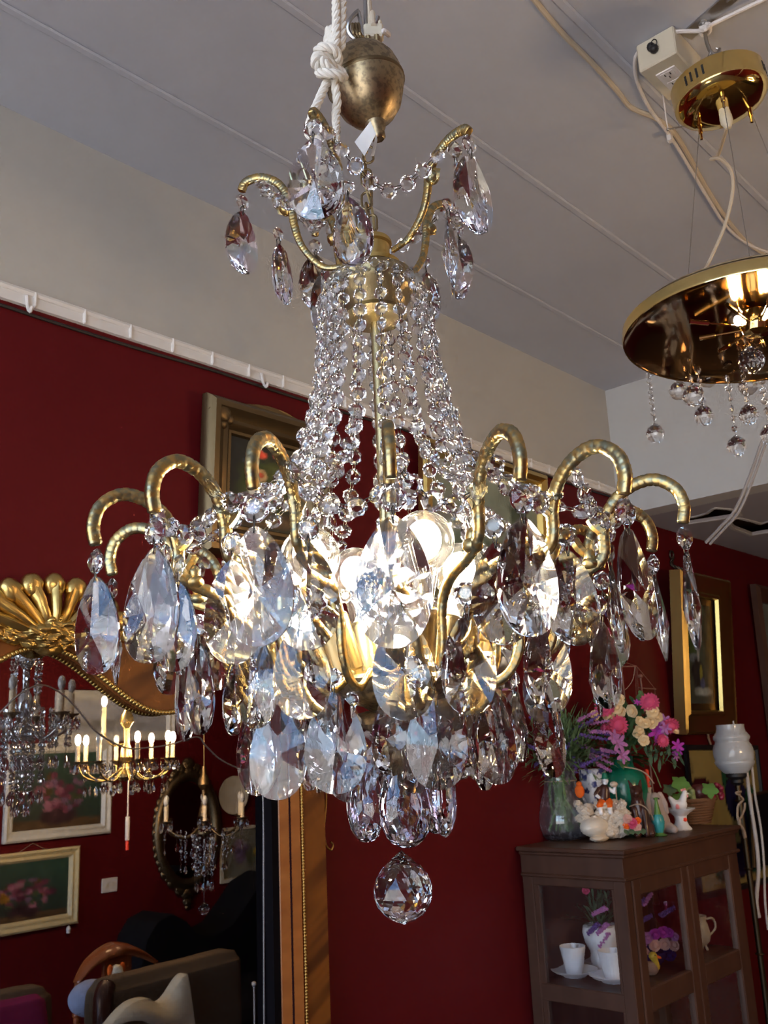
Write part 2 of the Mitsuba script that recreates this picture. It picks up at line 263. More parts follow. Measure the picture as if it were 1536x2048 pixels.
def cut_drop(L, W, tiers_front, tiers_back, wide=0.55):
    """A cut-glass pendalogue: a slab of pear outline ground down by planes; a tier is (count, phase, height at the middle, height at the rim, fraction of the radius the plane starts from)."""
    ol = outline(L, W, wide); c = np.array([0, -0.58 * L]); H = 0.03
    m = man.Manifold.extrude(man.CrossSection([ol[::-1].tolist() if Polygon(ol).exterior.is_ccw is False else ol.tolist()]), 2 * H).translate([0, 0, -H])
    for sgn, tiers in ((1, tiers_front), (-1, tiers_back)):
        for (n, ph, h0, h1) in tiers:
            for k in range(n):
                a = (k + ph) * 2 * math.pi / n; d = np.array([math.sin(a), math.cos(a)])
                rel = ol - c; j = np.argmax((rel / (np.linalg.norm(rel, axis=1, keepdims=True) + 1e-9)) @ d); tg = np.roll(ol, -1, 0)[j] - np.roll(ol, 1, 0)[j]
                nn = np.array([tg[1], -tg[0]]); nn /= np.linalg.norm(nn) + 1e-12; nn = d if j == 0 else (nn if nn @ rel[j] > 0 else -nn); rho = max(rel @ nn)
                nr = np.array([nn[0] * (h0 - h1), nn[1] * (h0 - h1), sgn * rho]); nr /= np.linalg.norm(nr)
                off = nr @ np.array([c[0], c[1], sgn * h0]); m = m.trim_by_plane((-nr).tolist(), -off)
    g = m.to_mesh(); v = np.array(g.vert_properties[:, :3], float); v = np.c_[v[:, 0], -v[:, 2], v[:, 1]]; return trimesh.Trimesh(v, np.array(g.tri_verts), process=False)
def pear(L, W, th, n=15, lobes=6, wide=0.55, tip=0.0, twist=0.0, deep=0.7):
    return cut_drop(L, W, [(lobes * 2 - 1, twist, th, 0.0008)], [(lobes + 3, twist + .25, th * 0.85, 0.0008)], wide)
def brilliant(L, W, th, rows=6):
    return cut_drop(L, W, [(15, 0, th * 2.4, .001), (11, .5, th * 1.25, th * 0.35), (7, 0, th * 0.95, th * 0.68)], [(13, .5, th * 2.2, .001), (10, 0, th * 1.2, th * 0.3), (6, .3, th * 0.9, th * 0.65)], 0.5)
def crystal_ball(R, rows=9):
    v = [[0, 0, 1.32 * R]]
    for k in range(1, rows):
        a = math.pi * k / rows; n = max(6, int(round(15 * math.sin(a))))
        for j in range(n):
            b = (j + 0.5 * (k % 2)) * 2 * math.pi / n; v.append([R * math.sin(a) * math.cos(b), R * math.sin(a) * math.sin(b), R * math.cos(a) * (1.0 if k > 2 else 1.04)])
    v.append([0, 0, -1.05 * R]); return hull(v)
def ax_frame(zdir, ydir):
    z = np.asarray(zdir, float); z = z / np.linalg.norm(z); y = np.asarray(ydir, float); y = y - z * (y @ z)
    if np.linalg.norm(y) < 1e-6: y = np.cross(z, [1, 0.3, 0.2])
    y /= np.linalg.norm(y); return np.column_stack([np.cross(y, z), y, z])
def pose(o, R, s=1.0):
    M = np.eye(4); M[:3, :3] = R * s; M[:3, 3] = o; return T(M)

CH = thing('crystal_chandelier', 'big brass chandelier with lit round bulbs, clear crystal drops and long bead strands', 'chandelier')
# canopy, chain, crown and rod
cM = trimesh.transformations.translation_matrix(AX + 0.010 * np.r_[_s, 0] + np.array([0, 0, 2.39])) @ rotm(math.radians(9), np.r_[_f, 0])
prof = [(0.0, 0.098), (0.022, 0.098), (0.026, 0.094), (0.034, 0.087), (0.040, 0.077), (0.0435, 0.064), (0.0445, 0.054), (0.0445, 0.050), (0.0405, 0.037), (0.035, 0.022), (0.026, 0.010), (0.016, 0.003), (0.012, 0.0), (0.011, -0.006), (0.0085, -0.010), (0.0085, -0.018), (0.006, -0.021), (0.0, -0.021)]
put(CH, 'canopy', move(lathe(prof, 40), M=cM), 'm_oldbrass', 40)
put(CH, 'canopy_rim', move(lathe([(0.0445, 0.0495), (0.0455, 0.051), (0.0455, 0.054), (0.0440, 0.0555)], 40), M=cM), 'm_bronze', 40)
put(CH, 'canopy_collar', move(lathe([(0.0, 0.106), (0.012, 0.106), (0.014, 0.099), (0.023, 0.0975)], 20), M=cM), 'm_conduit', 30)
def link(c, rot, a=0.0058, b=0.0105, r=0.0014):
    t = np.arange(16) * 2 * math.pi / 16; p = np.c_[a * np.cos(t), 0 * t, (b - a) * np.sign(np.sin(t)) + a * np.sin(t)]
    m = tube(p, r, 6, closed=True); m.apply_transform(rotm(rot, [0, 0, 1])); m.apply_translation(c); return m
z0, z1 = 2.372, 2.228; nl = 10
for k in range(nl):
    w = (k + 0.5) / nl; c = AX + np.array([0, 0, z0 + (z1 - z0) * w]) + np.r_[_s, 0] * (-0.002 + 0.003 * math.sin(2.0 * k))
    put(CH, 'chain_link', link(c, (k % 2) * math.pi / 2 + 0.5), 'm_chain', 40)
cord = cr([AX + np.array([0, 0, 2.385]) + 0.004 * ud(60), AX + np.array([0, 0, 2.33]) - 0.006 * np.r_[_s, 0], AX + np.array([0, 0, 2.27]) + 0.003 * np.r_[_s, 0], AX + np.array([0, 0, 2.215])], 6)
put(CH, 'supply_wire', tube(cord, 0.0016, 6), 'm_palebrass', 30)
put(CH, 'crown_collar', move(lathe([(0.0, 2.243), (0.020, 2.243), (0.0215, 2.240), (0.0215, 2.237), (0.019, 2.235), (0.0185, 2.215), (0.030, 2.213), (0.030, 2.207), (0.0, 2.207)], 36), AX), 'm_gold', 40)
put(CH, 'crown_bell', move(lathe([(0.0, 2.209), (0.032, 2.207), (0.042, 2.200), (0.047, 2.192), (0.047, 2.186), (0.044, 2.180), (0.036, 2.168), (0.030, 2.158), (0.034, 2.152), (0.028, 2.146), (0.0, 2.144)], 40), AX), 'm_socket', 40)
put(CH, 'centre_rod', rod(AX + [0, 0, 2.15], AX + [0, 0, 1.74], 0.0058, 16), 'm_palebrass', 30)
put(CH, 'hub_dish', move(lathe([(0.0, 1.735), (0.018, 1.735), (0.030, 1.742), (0.052, 1.748), (0.062, 1.757), (0.065, 1.766), (0.060, 1.770), (0.048, 1.762), (0.02, 1.757), (0.0, 1.757)], 40), AX), 'm_oldbrass', 30)
put(CH, 'hub_finial', move(bumpy(lathe([(0.0, 1.690), (0.004, 1.691), (0.007, 1.697), (0.011, 1.703), (0.030, 1.709), (0.047, 1.716), (0.052, 1.724), (0.046, 1.732), (0.030, 1.737), (0.0, 1.740)], 40).subdivide(), 0.0016, 140), AX), 'm_oldbrass', 40)

# arms: a cast strip of flat section along a curve of (r, z), with nicks across it
def cast_arm(pts, phi, w, nick=True, notch=42):
    q = cr(pts, 7); s = np.r_[0, np.cumsum(np.linalg.norm(np.diff(q, axis=0), axis=1))]; m = 300
    t = np.linspace(0, s[-1], m); q = np.c_[np.interp(t, s, q[:, 0]), np.interp(t, s, q[:, 1])]
    P = np.array([rzp(r, z, phi) for r, z in q]); k = np.linspace(0, 1, m)
    rad = w * (0.60 + 0.40 * np.sin(np.clip(k * 1.25, 0, 1) * math.pi / 2)) * (1 - (0.055 * (np.cos(k * notch * 2.6 * math.pi) > 0.72) if nick else 0))
    rad[-2:] *= [0.95, 0.75]
    g = tube(P, rad, 12, flat=0.80, up=ud(phi + 90), square=True); g.vertices = g.vertices + (meshkit.noise(g.vertices * 900)[:, None] - 0.5) * 0.0005 * (g.vertices - np.r_[np.repeat(P, 12, 0), P[:1], P[-1:]]) / (np.linalg.norm(g.vertices - np.r_[np.repeat(P, 12, 0), P[:1], P[-1:]], axis=1, keepdims=True) + 1e-9)
    return g
UP = [(0.033, 2.217), (0.058, 2.222), (0.080, 2.250), (0.089, 2.280), (0.093, 2.308), (0.106, 2.334), (0.127, 2.347), (0.146, 2.345), (0.152, 2.334)]
up_phi = [-20, 42, 135, 208, 257]; up_dz = [-0.040, -0.046, -0.008, -0.004, 0.0]
def up_pt(i, r, z): return r, 2.215 + (z - 2.215) * (1 + up_dz[i] / 0.13)
for i, ph in enumerate(up_phi):
    a = put(CH, 'crown_arm', cast_arm([up_pt(i, *p) for p in UP], ph, 0.0048), 'm_brass', 40)
    c = rzp(*up_pt(i, 0.098, 2.300), ph)
    put(a, 'leaf_ornament', bumpy(cat(ball(0.0075, c + 0.009 * np.r_[_s, 0] * 0, (1, 1, 1), 2), hull([c + 0.012 * ud(ph) + [0, 0, 0.004], c + [0, 0, 0.012], c + [0, 0, -0.008], c + 0.005 * ud(ph + 90), c - 0.005 * ud(ph + 90), c + 0.010 * ud(ph) + [0, 0, -0.004]])).subdivide(), 0.0012, 160, i), 'm_brass', 40)
arm_phi = [1, 20, 41, 73, 98, 120, 140, 160, 180, 200, 221, 243, 269, 300, 322, 340]; NA = len(arm_phi)
ARM = [(0.060, 1.772), (0.088, 1.756), (0.113, 1.764), (0.126, 1.787), (0.128, 1.812), (0.137, 1.830), (0.158, 1.843), (0.190, 1.852), (0.210, 1.866), (0.213, 1.892), (0.222, 1.914), (0.240, 1.930), (0.262, 1.935), (0.280, 1.924), (0.286, 1.906), (0.283, 1.889)]
arms = []
for i in range(NA):
    ph = arm_phi[i] + rng.uniform(-0.6, 0.6); dr_, dz_ = (0, 0) if i == 0 else (rng.uniform(-0.008, 0.006), rng.uniform(-0.005, 0.004))
    pts = [(r + dr_ * max(0, (r - 0.12) / 0.16), z + dz_ * max(0, (r - 0.12) / 0.16)) for r, z in ARM]
    arms.append((ph, dr_, dz_))
    a = put(CH, 'arm', cast_arm(pts, ph, 0.0057), 'm_brass', 40)
    c = rzp(0.196 + dr_, 1.860 + dz_, ph)                         # the small bud where the arm turns up, and the inner spur with its eye
    put(a, 'bud', bumpy(cat(ball(0.007, c + [0, 0, 0.006], (0.8, 0.8, 1.3), 2), ball(0.0085, c, (1.0, 1.0, 0.8), 2)), 0.0012, 200, i), 'm_brass', 40)
    sp_ = [rzp(r + dr_, z + dz_, ph) for r, z in ((0.232, 1.921), (0.224, 1.905), (0.219, 1.885), (0.218, 1.868))]
    s0 = [rzp(r + dr_, z + dz_, ph) for r, z in ((0.212, 1.888), (0.204, 1.897), (0.200, 1.905))]
    put(a, 'spur', cat(tube(cr(s0, 5), [0.0056] * 10 + [0.0035], 7)), 'm_brass', 40)

# bulbs in corrugated brass sockets
for i, ph in enumerate((25, 115, 205, 295)):
    d = ud(ph); cb = rzp(0.082, 1.887 - (0.010 if i == 1 else 0), ph); root = rzp(0.044, 1.757, ph); axd = cb - root; Lh = np.linalg.norm(axd); axd /= Lh
    M = np.eye(4); M[:3, :3] = ax_frame(axd, [0.3, 0.8, 0]); M[:3, 3] = root
    pr = [(0.0, 0.0), (0.013, 0.0), (0.0165, 0.004), (0.0165, 0.018), (0.0185, 0.020)] + [(0.0185 + 0.00018 * (k % 2), 0.022 + 0.00125 * k) for k in range(40)] + [(0.0175, 0.074), (0.0165, 0.0745), (0.016, 0.070), (0.0, 0.070)]
    s = put(CH, 'socket', move(lathe(pr, 36), M=M), 'm_socket', 30)
    R = 0.029; zc = Lh; t = np.linspace(-1.0, math.pi / 2, 18); gp = [(0.0125, 0.072), (0.0135, 0.082)] + [(R * math.cos(x), zc + R * math.sin(x)) for x in t[:-1]] + [(1e-4, zc + R)]
    b = put(CH, 'bulb', move(lathe(gp, 32), M=M), 'm_bulbglass', True, label='clear round glass bulb, lit')
    sc_ = put(b, 'screw_cap', move(lathe([(0.0, 0.071), (0.0118, 0.071), (0.0118, 0.076), (0.0095, 0.081), (0.004, 0.090), (0.0, 0.091)], 24), M=M), 'm_whiteplastic', 30)
    fil = move(ball(0.0165, (0, 0, zc + 0.001), (1, 1, 1.15), 3), M=M)
    k = put(b, 'filament', fil, 'm_candle', True); scene[k]['emitter'] = glow(BULB, (1.0, 0.84, 0.60))

# crystals: each drop is a part with its wire pin, each bead of the strands a part
PEARS = [mikit.ply(pear(0.084, 0.0525, 0.0084, lobes=5, wide=0.45), 'm_crystal'), mikit.ply(pear(0.084, 0.051, 0.0092, lobes=6, twist=0.3, wide=0.45), 'm_crystal'), mikit.ply(pear(0.084, 0.050, 0.0079, lobes=4, wide=0.52), 'm_crystal')]
BIG = mikit.ply(pear(0.094, 0.056, 0.0092, lobes=5, wide=0.42), 'm_crystal')
SLIM = mikit.ply(pear(0.074, 0.038, 0.011, lobes=5, wide=0.5), 'm_crystal')
TOPD = [mikit.ply(pear(0.082, 0.052, 0.0105, lobes=6, wide=0.45), 'm_iridescent'), mikit.ply(brilliant(0.074, 0.043, 0.0115), 'm_iridescent')]
BOTD = mikit.ply(brilliant(0.080, 0.046, 0.013), 'm_iridescent')
OCT = mikit.ply(octagon(), 'm_crystal')
PIN = mikit.ply(cat(tube([[0.0008, 0, -0.004], [0.0012, 0.001, 0.003], [0, 0, 0.006], [-0.0012, -0.001, 0.003], [-0.0008, 0, -0.004]], 0.00045, 5)), 'm_wire', smooth=True)
drops, bead_list = [], []
def drop(p, face, shape, s=1.0, lean=0.0):
    """A drop whose hole is at p; face is the direction its broad side looks."""
    z = np.array([0, 0, 1.0]) + lean * rng.normal(size=3) * [1, 1, 0]
    d = put(CH, 'crystal_drop', shape, None, to_world=pose(p, ax_frame(z, face), s))
    put(d, 'wire_pin', PIN, None, to_world=pose(p, ax_frame([0, 0, 1], np.r_[face[1], -face[0], 0]), 1.4)); drops.append(d)
def bead(p, tan, face, s=1.0): bead_list.append((np.array(p), ax_frame(tan, face), s))
def strand(path, size, gap, face_fn, pins, grow=None, start=0.0):
    """Octagon beads threaded along a path at even gaps, and the wire links between them."""
    s = np.r_[0, np.cumsum(np.linalg.norm(np.diff(path, axis=0), axis=1))]; pos = start
    while pos <= s[-1] + 1e-6:
        k = 1.0 if grow is None else grow(pos / s[-1]); p = np.array([np.interp(pos, s, path[:, a]) for a in range(3)])
        q = np.array([np.interp(min(pos + 0.004, s[-1]), s, path[:, a]) for a in range(3)]); q0 = np.array([np.interp(max(pos - 0.004, 0), s, path[:, a]) for a in range(3)])
        bead(p, q0 - q, face_fn(p), size * k); step = gap * k
        e = np.array([np.interp(min(pos + step, s[-1]), s, path[:, a]) for a in range(3)])
        if pos + step <= s[-1]:
            side = np.cross(e - p, [0.3, 0.5, 0.1]); side /= np.linalg.norm(side) + 1e-9; u = (e - p) * 0.5; c = (p + e) / 2; ln = np.linalg.norm(u) * 0.42; u = u / np.linalg.norm(u)
            pins.append(tube([c - u * ln + side * 0.0012, c + side * 0.0016, c + u * ln + side * 0.0008], 0.00045, 4)); pins.append(tube([c - u * ln - side * 0.001, c - side * 0.0015, c + u * ln - side * 0.001], 0.00045, 4))
        pos += step
out_face = lambda jit: (lambda p: np.r_[(p - AX)[:2], 0] + np.r_[rng.normal(size=2) * jit * 0.1, rng.normal() * 0.03])
# long strands from the crown bell down to the arms
spare = [((a + b) / 2, 0, 0) for a, b in zip(arm_phi, arm_phi[1:] + [361]) if b - a > 21.5]
for i, (ph, dr_, dz_) in enumerate(arms + spare):
    pins = []
    pl = [(0.047, 2.186), (0.057, 2.170), (0.060, 2.120), (0.068, 2.065), (0.080, 2.015), (0.100, 1.978), (0.135, 1.945), (0.175, 1.920), (0.214 + dr_, 1.905 + dz_)]
    if i in (4, 7, 8, 10) or i >= NA: pl = pl[:5] + [(0.085, 1.98), (0.088, 1.94), (0.090, 1.905 - 0.01 * (i % 3))]
    p0 = ph + 6; path = cr([rzp(r, z, p0 + (ph - p0) * k / (len(pl) - 1)) for k, (r, z) in enumerate(pl)], 10)
    strand(path, 1.0, 0.0222, out_face(0.35), pins, lambda w: 0.72 + 0.36 * min(1, w * 1.5), 0.006)
    for j in range(2): bead(rzp(0.049, 2.190 - 0.004 * j, p0 + 5 * (2 * j - 1)), [0, 0, 1], ud(p0), 0.62)
    put(CH, 'strand_wire', cat(pins), 'm_wire', True)
# swags between neighbouring arms, and the short strings at their tips
for i in range(NA):
    (pa, ra, za), (pb, rb, zb) = arms[i], arms[(i + 1) % NA]; pb = pb + (360 if i == NA - 1 else 0); pins = []
    sag = rng.uniform(0.018, 0.034); A_, B_ = (0.236 + ra, 1.925 + za), (0.222 + rb, 1.905 + zb)
    path = np.array([rzp(A_[0] + (B_[0] - A_[0]) * w - 0.010 * math.sin(w * math.pi), A_[1] + (B_[1] - A_[1]) * w - 4 * sag * w * (1 - w), pa + (pb - pa) * w) for w in np.linspace(0.04, 0.96, 30)])
    strand(path, 1.02, 0.0205, lambda p: np.r_[ud(pa)[:2] + rng.normal(size=2) * 0.5, rng.normal() * 0.4], pins, start=0.006)
    put(CH, 'swag_wire', cat(pins), 'm_wire', True)
for i in range(NA):
    ph, dr_, dz_ = arms[i]; pw_ = (ph + 180) % 360 - 180; pf_ = pw_ * (0.74 if abs(pw_) < 100 else 1.0); face = lambda j: np.r_[(ud(pf_ + rng.uniform(-j, j)))[:2], 0]
    near = math.cos(math.radians(ph)) > 0.55
    # first ring, from the tips
    p = rzp(0.283 + dr_, 1.886 + dz_, ph); bead(p - [0, 0, 0.011], [0, 0, 1], face(20), 1.22); 
    drop(p - [0, 0, 0.024], face(16), BIG if i == 0 else PEARS[i % 3], 1.0 if i == 0 else rng.uniform(0.98, 1.06), 0.03)
    # second ring, from the inner spurs
    if i != 0:
        p = rzp(0.214 + dr_, 1.878 + dz_, ph + 3); bead(p - [0, 0, 0.006], [0, 0, 1], face(30), 1.12); drop(p - [0, 0, 0.019], face(18), PEARS[(i + 1) % 3] if i % 4 else SLIM, rng.uniform(0.94, 1.02), 0.03)
    # third ring, from the buds
    rr = rng.uniform(0.178, 0.208) if i else 0.196
    p = rzp(rr, 1.826 + dz_ * 0.5, ph + rng.uniform(-3, 3)); bead(p - [0, 0, 0.006], [0, 0, 1], face(30), 1.05); drop(p - [0, 0, 0.022], face(12), PEARS[(i + 2) % 3], rng.uniform(0.92, 1.0), 0.03)
    # fourth ring, from the curls at the roots
    p = rzp(rng.uniform(0.118, 0.150), 1.768, ph + rng.uniform(-6, 6)); bead(p - [0, 0, 0.006], [0, 0, 1], face(30), 0.9); drop(p - [0, 0, 0.018], face(25), PEARS[i % 3] if i % 4 else SLIM, rng.uniform(0.92, 1.02), 0.03)
for k in range(9):
    ph = k * 40 + 12; p = rzp(0.080 + 0.008 * (k % 2), 1.752, ph); bead(p - [0, 0, 0.006], [0, 0, 1], ud(ph), 0.85); drop(p - [0, 0, 0.016], np.r_[ud(ph + rng.uniform(-40, 40))[:2], 0], SLIM if k % 2 else PEARS[k % 3], rng.uniform(0.85, 0.95), 0.03)
# crown: drops and garlands
for i, ph in enumerate(up_phi):
    p = rzp(*up_pt(i, 0.151, 2.330), ph); face = np.r_[ud(ph + rng.uniform(-25, 25))[:2], 0]
    bead(p - [0, 0, 0.010], [0, 0, 1], face, 1.05); drop(p - [0, 0, 0.022], face, TOPD[0], 1.05 if i in (0, 1) else 0.95, 0.03)
    p = rzp(*up_pt(i, 0.104, 2.272), ph + 8); bead(p - [0, 0, 0.010], [0, 0, 1], face, 0.85); drop(p - [0, 0, 0.022], np.r_[ud(ph + 40 * (i % 2))[:2], 0], TOPD[(i + 1) % 2], 0.98, 0.04)
    j = (i + 1) % 5; pb = up_phi[j] + (360 if j == 0 else 0); pins = []
    a_, b_ = up_pt(i, 0.128, 2.342), up_pt(j, 0.128, 2.342); n_ = max(20, int(abs(pb - ph)))
    sag = 0.055 if abs(pb - ph) > 60 else 0.04
    path = np.array([rzp(a_[0] + (b_[0] - a_[0]) * w - 0.035 * math.sin(w * math.pi), a_[1] + (b_[1] - a_[1]) * w - 4 * sag * w * (1 - w), ph + (pb - ph) * w) for w in np.linspace(0.02, 0.98, 40)])
    strand(path, 0.98, 0.0208, lambda p: np.r_[-FWD[:2] + rng.normal(size=2) * 0.4, rng.normal() * 0.4], pins, start=0.004); put(CH, 'garland_wire', cat(pins), 'm_wire', True)
# bottom tassel and the ball
for k, (ph, r) in enumerate(((-55, 0.040), (8, 0.044), (68, 0.046), (125, 0.042), (185, 0.044), (245, 0.042))):
    p = rzp(r, 1.714, ph); bead(p - [0, 0, 0.006], [0, 0, 1], ud(ph), 0.85); drop(p - [0, 0, 0.014], np.r_[ud(ph + 8)[:2], 0], BOTD, 1.0 if k != 1 else 1.06, 0.02)
pb_ = AX + np.array([0, 0, 1.5735])
bw = put(CH, 'crystal_ball', mikit.ply(crystal_ball(0.0275), 'm_iridescent'), None, to_world=pose(pb_, np.eye(3)), label='faceted crystal ball at the very bottom')
put(bw, 'wire_pin', cat(rod(pb_ + [0, 0, 0.118], pb_ + [0, 0, 0.042], 0.0006, 6), ringm(0.003, 0.0005, 12, 5, pb_ + [0, 0, 0.046], [0.8, 0.6, 0])), 'm_steel', True)
# the 300 beads that show largest are parts; the rest is one part
bead_list.sort(key=lambda b: (b[0] - EYE) @ FWD / b[2])
octm = octagon(); rest = []
for k, (p, R, s) in enumerate(bead_list):
    if k < 300: put(CH, 'bead', OCT, None, to_world=pose(p, R, s))
    else: m = octm.copy(); m.vertices = (m.vertices * s) @ R.T + p; rest.append(m)
if rest: put(CH, 'far_beads', cat(rest), 'm_crystal', False, label='octagonal crystal beads on the far side', kind='stuff')
# ---------------------------------------------------------------- what the chandelier hangs on
def dep(px, py, t): return EYE + ray(px, py) * t
def rope3(path, r, turns):
    path = np.asarray(path); t, a, b = frames(path); s = np.r_[0, np.cumsum(np.linalg.norm(np.diff(path, axis=0), axis=1))]; out = []
    for k in range(3):
        w = s * turns * 2 * math.pi + k * 2 * math.pi / 3; out.append(tube(path + 0.48 * r * (np.cos(w)[:, None] * a + np.sin(w)[:, None] * b), 0.60 * r, 7))
    return cat(out)
td = 1.03
RP = thing('hanging_rope', 'white twisted cotton rope with a big knot beside the brass canopy', 'rope')
top = EYE + ray(690, -160) * td; top[2] = ZC
put(RP, 'upper_strand', rope3(cr([top, dep(672, -10, td), dep(659, 60, td), dep(652, 112, td)], 40), 0.0050, 38), 'm_rope', 40)
put(RP, 'upper_strand', rope3(cr([top + [0.01, 0.01, 0], dep(684, -10, td + .008), dep(668, 60, td + .008), dep(658, 112, td + .006)], 40), 0.0050, 38), 'm_rope', 40)
kn = []
for k, (x, y, rx, ry, a) in enumerate(((655, 113, 23, 16, 0.3), (652, 128, 24, 20, -0.5), (668, 138, 22, 15, 0.5), (662, 150, 24, 13, 0.15))):
    c = dep(x, y, td - 0.004); th_ = np.linspace(0, 2 * math.pi, 30, endpoint=False); u = np.cos(th_) * rx * td / FOC; v = np.sin(th_) * ry * td / FOC
    q = c + np.outer(u * math.cos(a) - v * math.sin(a) * 0.4, RGT) + np.outer(u * math.sin(a) * 0.6 + v * 0.55, DWN) + np.outer(np.sin(th_ + k) * 0.012, FWD); kn.append(rope3(np.vstack([q, q[:2]]), 0.0050, 38))
put(RP, 'knot', cat(kn), 'm_rope', 40)
ca = rzp(*up_pt(0, 0.095, 2.300), -20)
put(RP, 'lower_loop', rope3(cr([dep(656, 160, td), dep(640, 195, td - .01), dep(622, 238, td - .02), dep(618, 268, td - .02), dep(634, 282, td - .03), ca + [0, 0, -0.008], ca + 0.010 * FWD + [0, 0, 0.002], dep(672, 235, td), dep(674, 200, td), dep(668, 160, td)], 14), 0.0048, 38), 'm_rope', 40)
HK = thing('ceiling_hook', 'bent grey steel hook above the crystal chandelier', 'hook')
hp = [dep(735, -150, 1.12), dep(731, 0, 1.12), dep(715, 22, 1.11), dep(700, 40, 1.10), dep(696, 60, 1.10), dep(708, 76, 1.10), dep(726, 76, 1.10), dep(742, 62, 1.10), dep(753, 44, 1.10), dep(756, 33, 1.10)]
hp[0][2] = ZC; put(HK, 'shank', tube(cr(hp, 8), 0.0026, 8), 'm_steel', 40); put(HK, 'ceiling_plate', move(lathe([(0, 0), (0.018, 0), (0.018, 0.003), (0, 0.003)], 24), hp[0] - [0, 0, 0.003]), 'm_steel', 30)
PC = thing('plug_connector', 'small white plastic cable connector above the brass canopy', 'connector')
cm = dep(747, 66, 1.10); B = np.eye(4); B[:3, :3] = ax_frame([0.15, 0.1, 1], -FWD); B[:3, 3] = cm
put(PC, 'body', cat(move(rbx(-.0115, .0115, -.006, .006, -.010, .010, .002), M=B), move(rbx(-.010, .002, -.005, .007, .009, .015, .002), M=B)), 'm_plastic', 30)
for (x, y) in ((736, 80), (753, 78)): put(PC, 'terminal', rod(dep(x, y - 8, 1.09), dep(x + 1, y + 4, 1.09), 0.003, 10), 'm_chain', 30)
put(PC, 'white_lead', tube(cr([cm + 0.012 * RGT, dep(768, 62, 1.09), dep(778, 70, 1.10)], 6), 0.003, 8), 'm_whiteplastic', 30)
lead = [dep(748, -160, 1.13), dep(738, 6, 1.12), dep(745, 25, 1.11), dep(747, 50, 1.095)]; lead[0][2] = ZC; put(PC, 'ceiling_lead', tube(cr(lead, 8), 0.003, 8), 'm_cream_cable', 30)
for k in range(3): put(PC, 'twisted_wire', tube(cr([dep(705 + 6 * k, 48, 1.095 + .004 * k), dep(708 + 6 * k, 66, 1.09), dep(718 + 5 * k, 80, 1.10), dep(722 + 4 * k, 92, 1.11)], 6), 0.0022, 6), 'm_chain', 30)
TG = thing('price_tag', 'folded white paper tag tied below the brass canopy', 'tag')
q = [dep(*p, 1.02) for p in ((741, 242), (709, 284), (729, 312), (752, 268))]; q2 = [dep(*p, 1.035) for p in ((752, 268), (741, 312), (748, 312), (755, 280))]
put(TG, 'leaf', hull(np.vstack([q, np.array(q) + 0.0006 * FWD])), 'm_paper', False); put(TG, 'back_leaf', hull(np.vstack([q2, np.array(q2) + 0.0006 * FWD])), 'm_rope', False)

# ---------------------------------------------------------------- the pendant lamp at the right
PX, PY = 1.818, 0.612
PL = thing('gold_pendant_lamp', 'polished gold pendant lamp with a wide dish and hanging crystal balls', 'pendant lamp')
cM = trimesh.transformations.translation_matrix([PX, PY, 3.0]) @ rotm(math.radians(5), np.r_[_f, 0])
put(PL, 'canopy', move(lathe([(0, -0.012), (0.045, -0.012), (0.074, -0.008), (0.088, 0.0), (0.0955, 0.010), (0.0965, 0.014), (0.0965, 0.058), (0.094, 0.060), (0, 0.060)], 64), M=cM), 'm_shinygold', 40)
for k in range(12):
    a = math.radians((-62, 48, 150)[k // 4]) + (k % 4) * 0.14; d = np.r_[math.cos(a) * _f + math.sin(a) * _s, 0]
    m = bx(-.0022, .0022, -.001, .001, -.011, .011); m.apply_transform(rotm(math.atan2(d[1], d[0]) + math.pi / 2, [0, 0, 1])); m.apply_translation(d * 0.0964 + [0, 0, 0.036]); put(PL, 'slot', move(m, M=cM), 'm_black', False)
DZ = 2.475; dM = trimesh.transformations.translation_matrix([PX, PY, DZ]) @ rotm(math.radians(-3.5), np.r_[_f, 0]) @ rotm(math.radians(-1), np.r_[_s, 0])
def dpt(r, a, z=0.0): return (dM @ np.r_[r * math.cos(a), r * math.sin(a), z, 1])[:3]
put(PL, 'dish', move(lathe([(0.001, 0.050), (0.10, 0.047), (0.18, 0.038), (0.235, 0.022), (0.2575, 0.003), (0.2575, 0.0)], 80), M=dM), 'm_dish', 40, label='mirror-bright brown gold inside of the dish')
put(PL, 'dish_rim', move(lathe([(0.2575, 0.0), (0.2605, -0.001), (0.2620, 0.004), (0.2615, 0.022), (0.24, 0.040), (0.18, 0.049), (0.10, 0.055), (0.001, 0.057)], 80), M=dM), 'm_shinygold', 40)
for k in range(3):
    a = math.radians(200 + 120 * k); p0 = (cM @ np.r_[0.06 * math.cos(a), 0.06 * math.sin(a), -0.010, 1])[:3]
    put(PL, 'suspension_wire', rod(p0, dpt(0.17, a, 0.048), 0.0009, 5), 'm_steel', 30); put(PL, 'wire_grip', cat(rod(p0 + [0, 0, 0.003], p0 - [0, 0, 0.02], 0.0045, 10), rod(p0 - [0, 0, 0.02], p0 - [0, 0, 0.035], 0.003, 10)), 'm_shinygold', 30)
put(PL, 'cord_grip', move(lathe([(0, 0), (0.011, 0), (0.013, -0.02), (0.013, -0.03), (0.006, -0.045), (0, -0.045)], 20), M=cM @ trimesh.transformations.translation_matrix([0, 0, -0.012])), 'm_plastic', 30)
cp = [(cM @ np.r_[0, 0, -0.05, 1])[:3]] + [dep(x, y, t) for x, y, t in ((1436, 310, 2.28), (1422, 318, 2.27), (1440, 318, 2.26), (1462, 342, 2.26), (1465, 385, 2.27), (1450, 450, 2.28), (1420, 520, 2.30), (1395, 575, 2.32))] + [dpt(0.16, 3.4, 0.048)]
put(PL, 'flex', tube(cr(cp, 8), 0.0042, 8), 'm_cream_cable', 30)
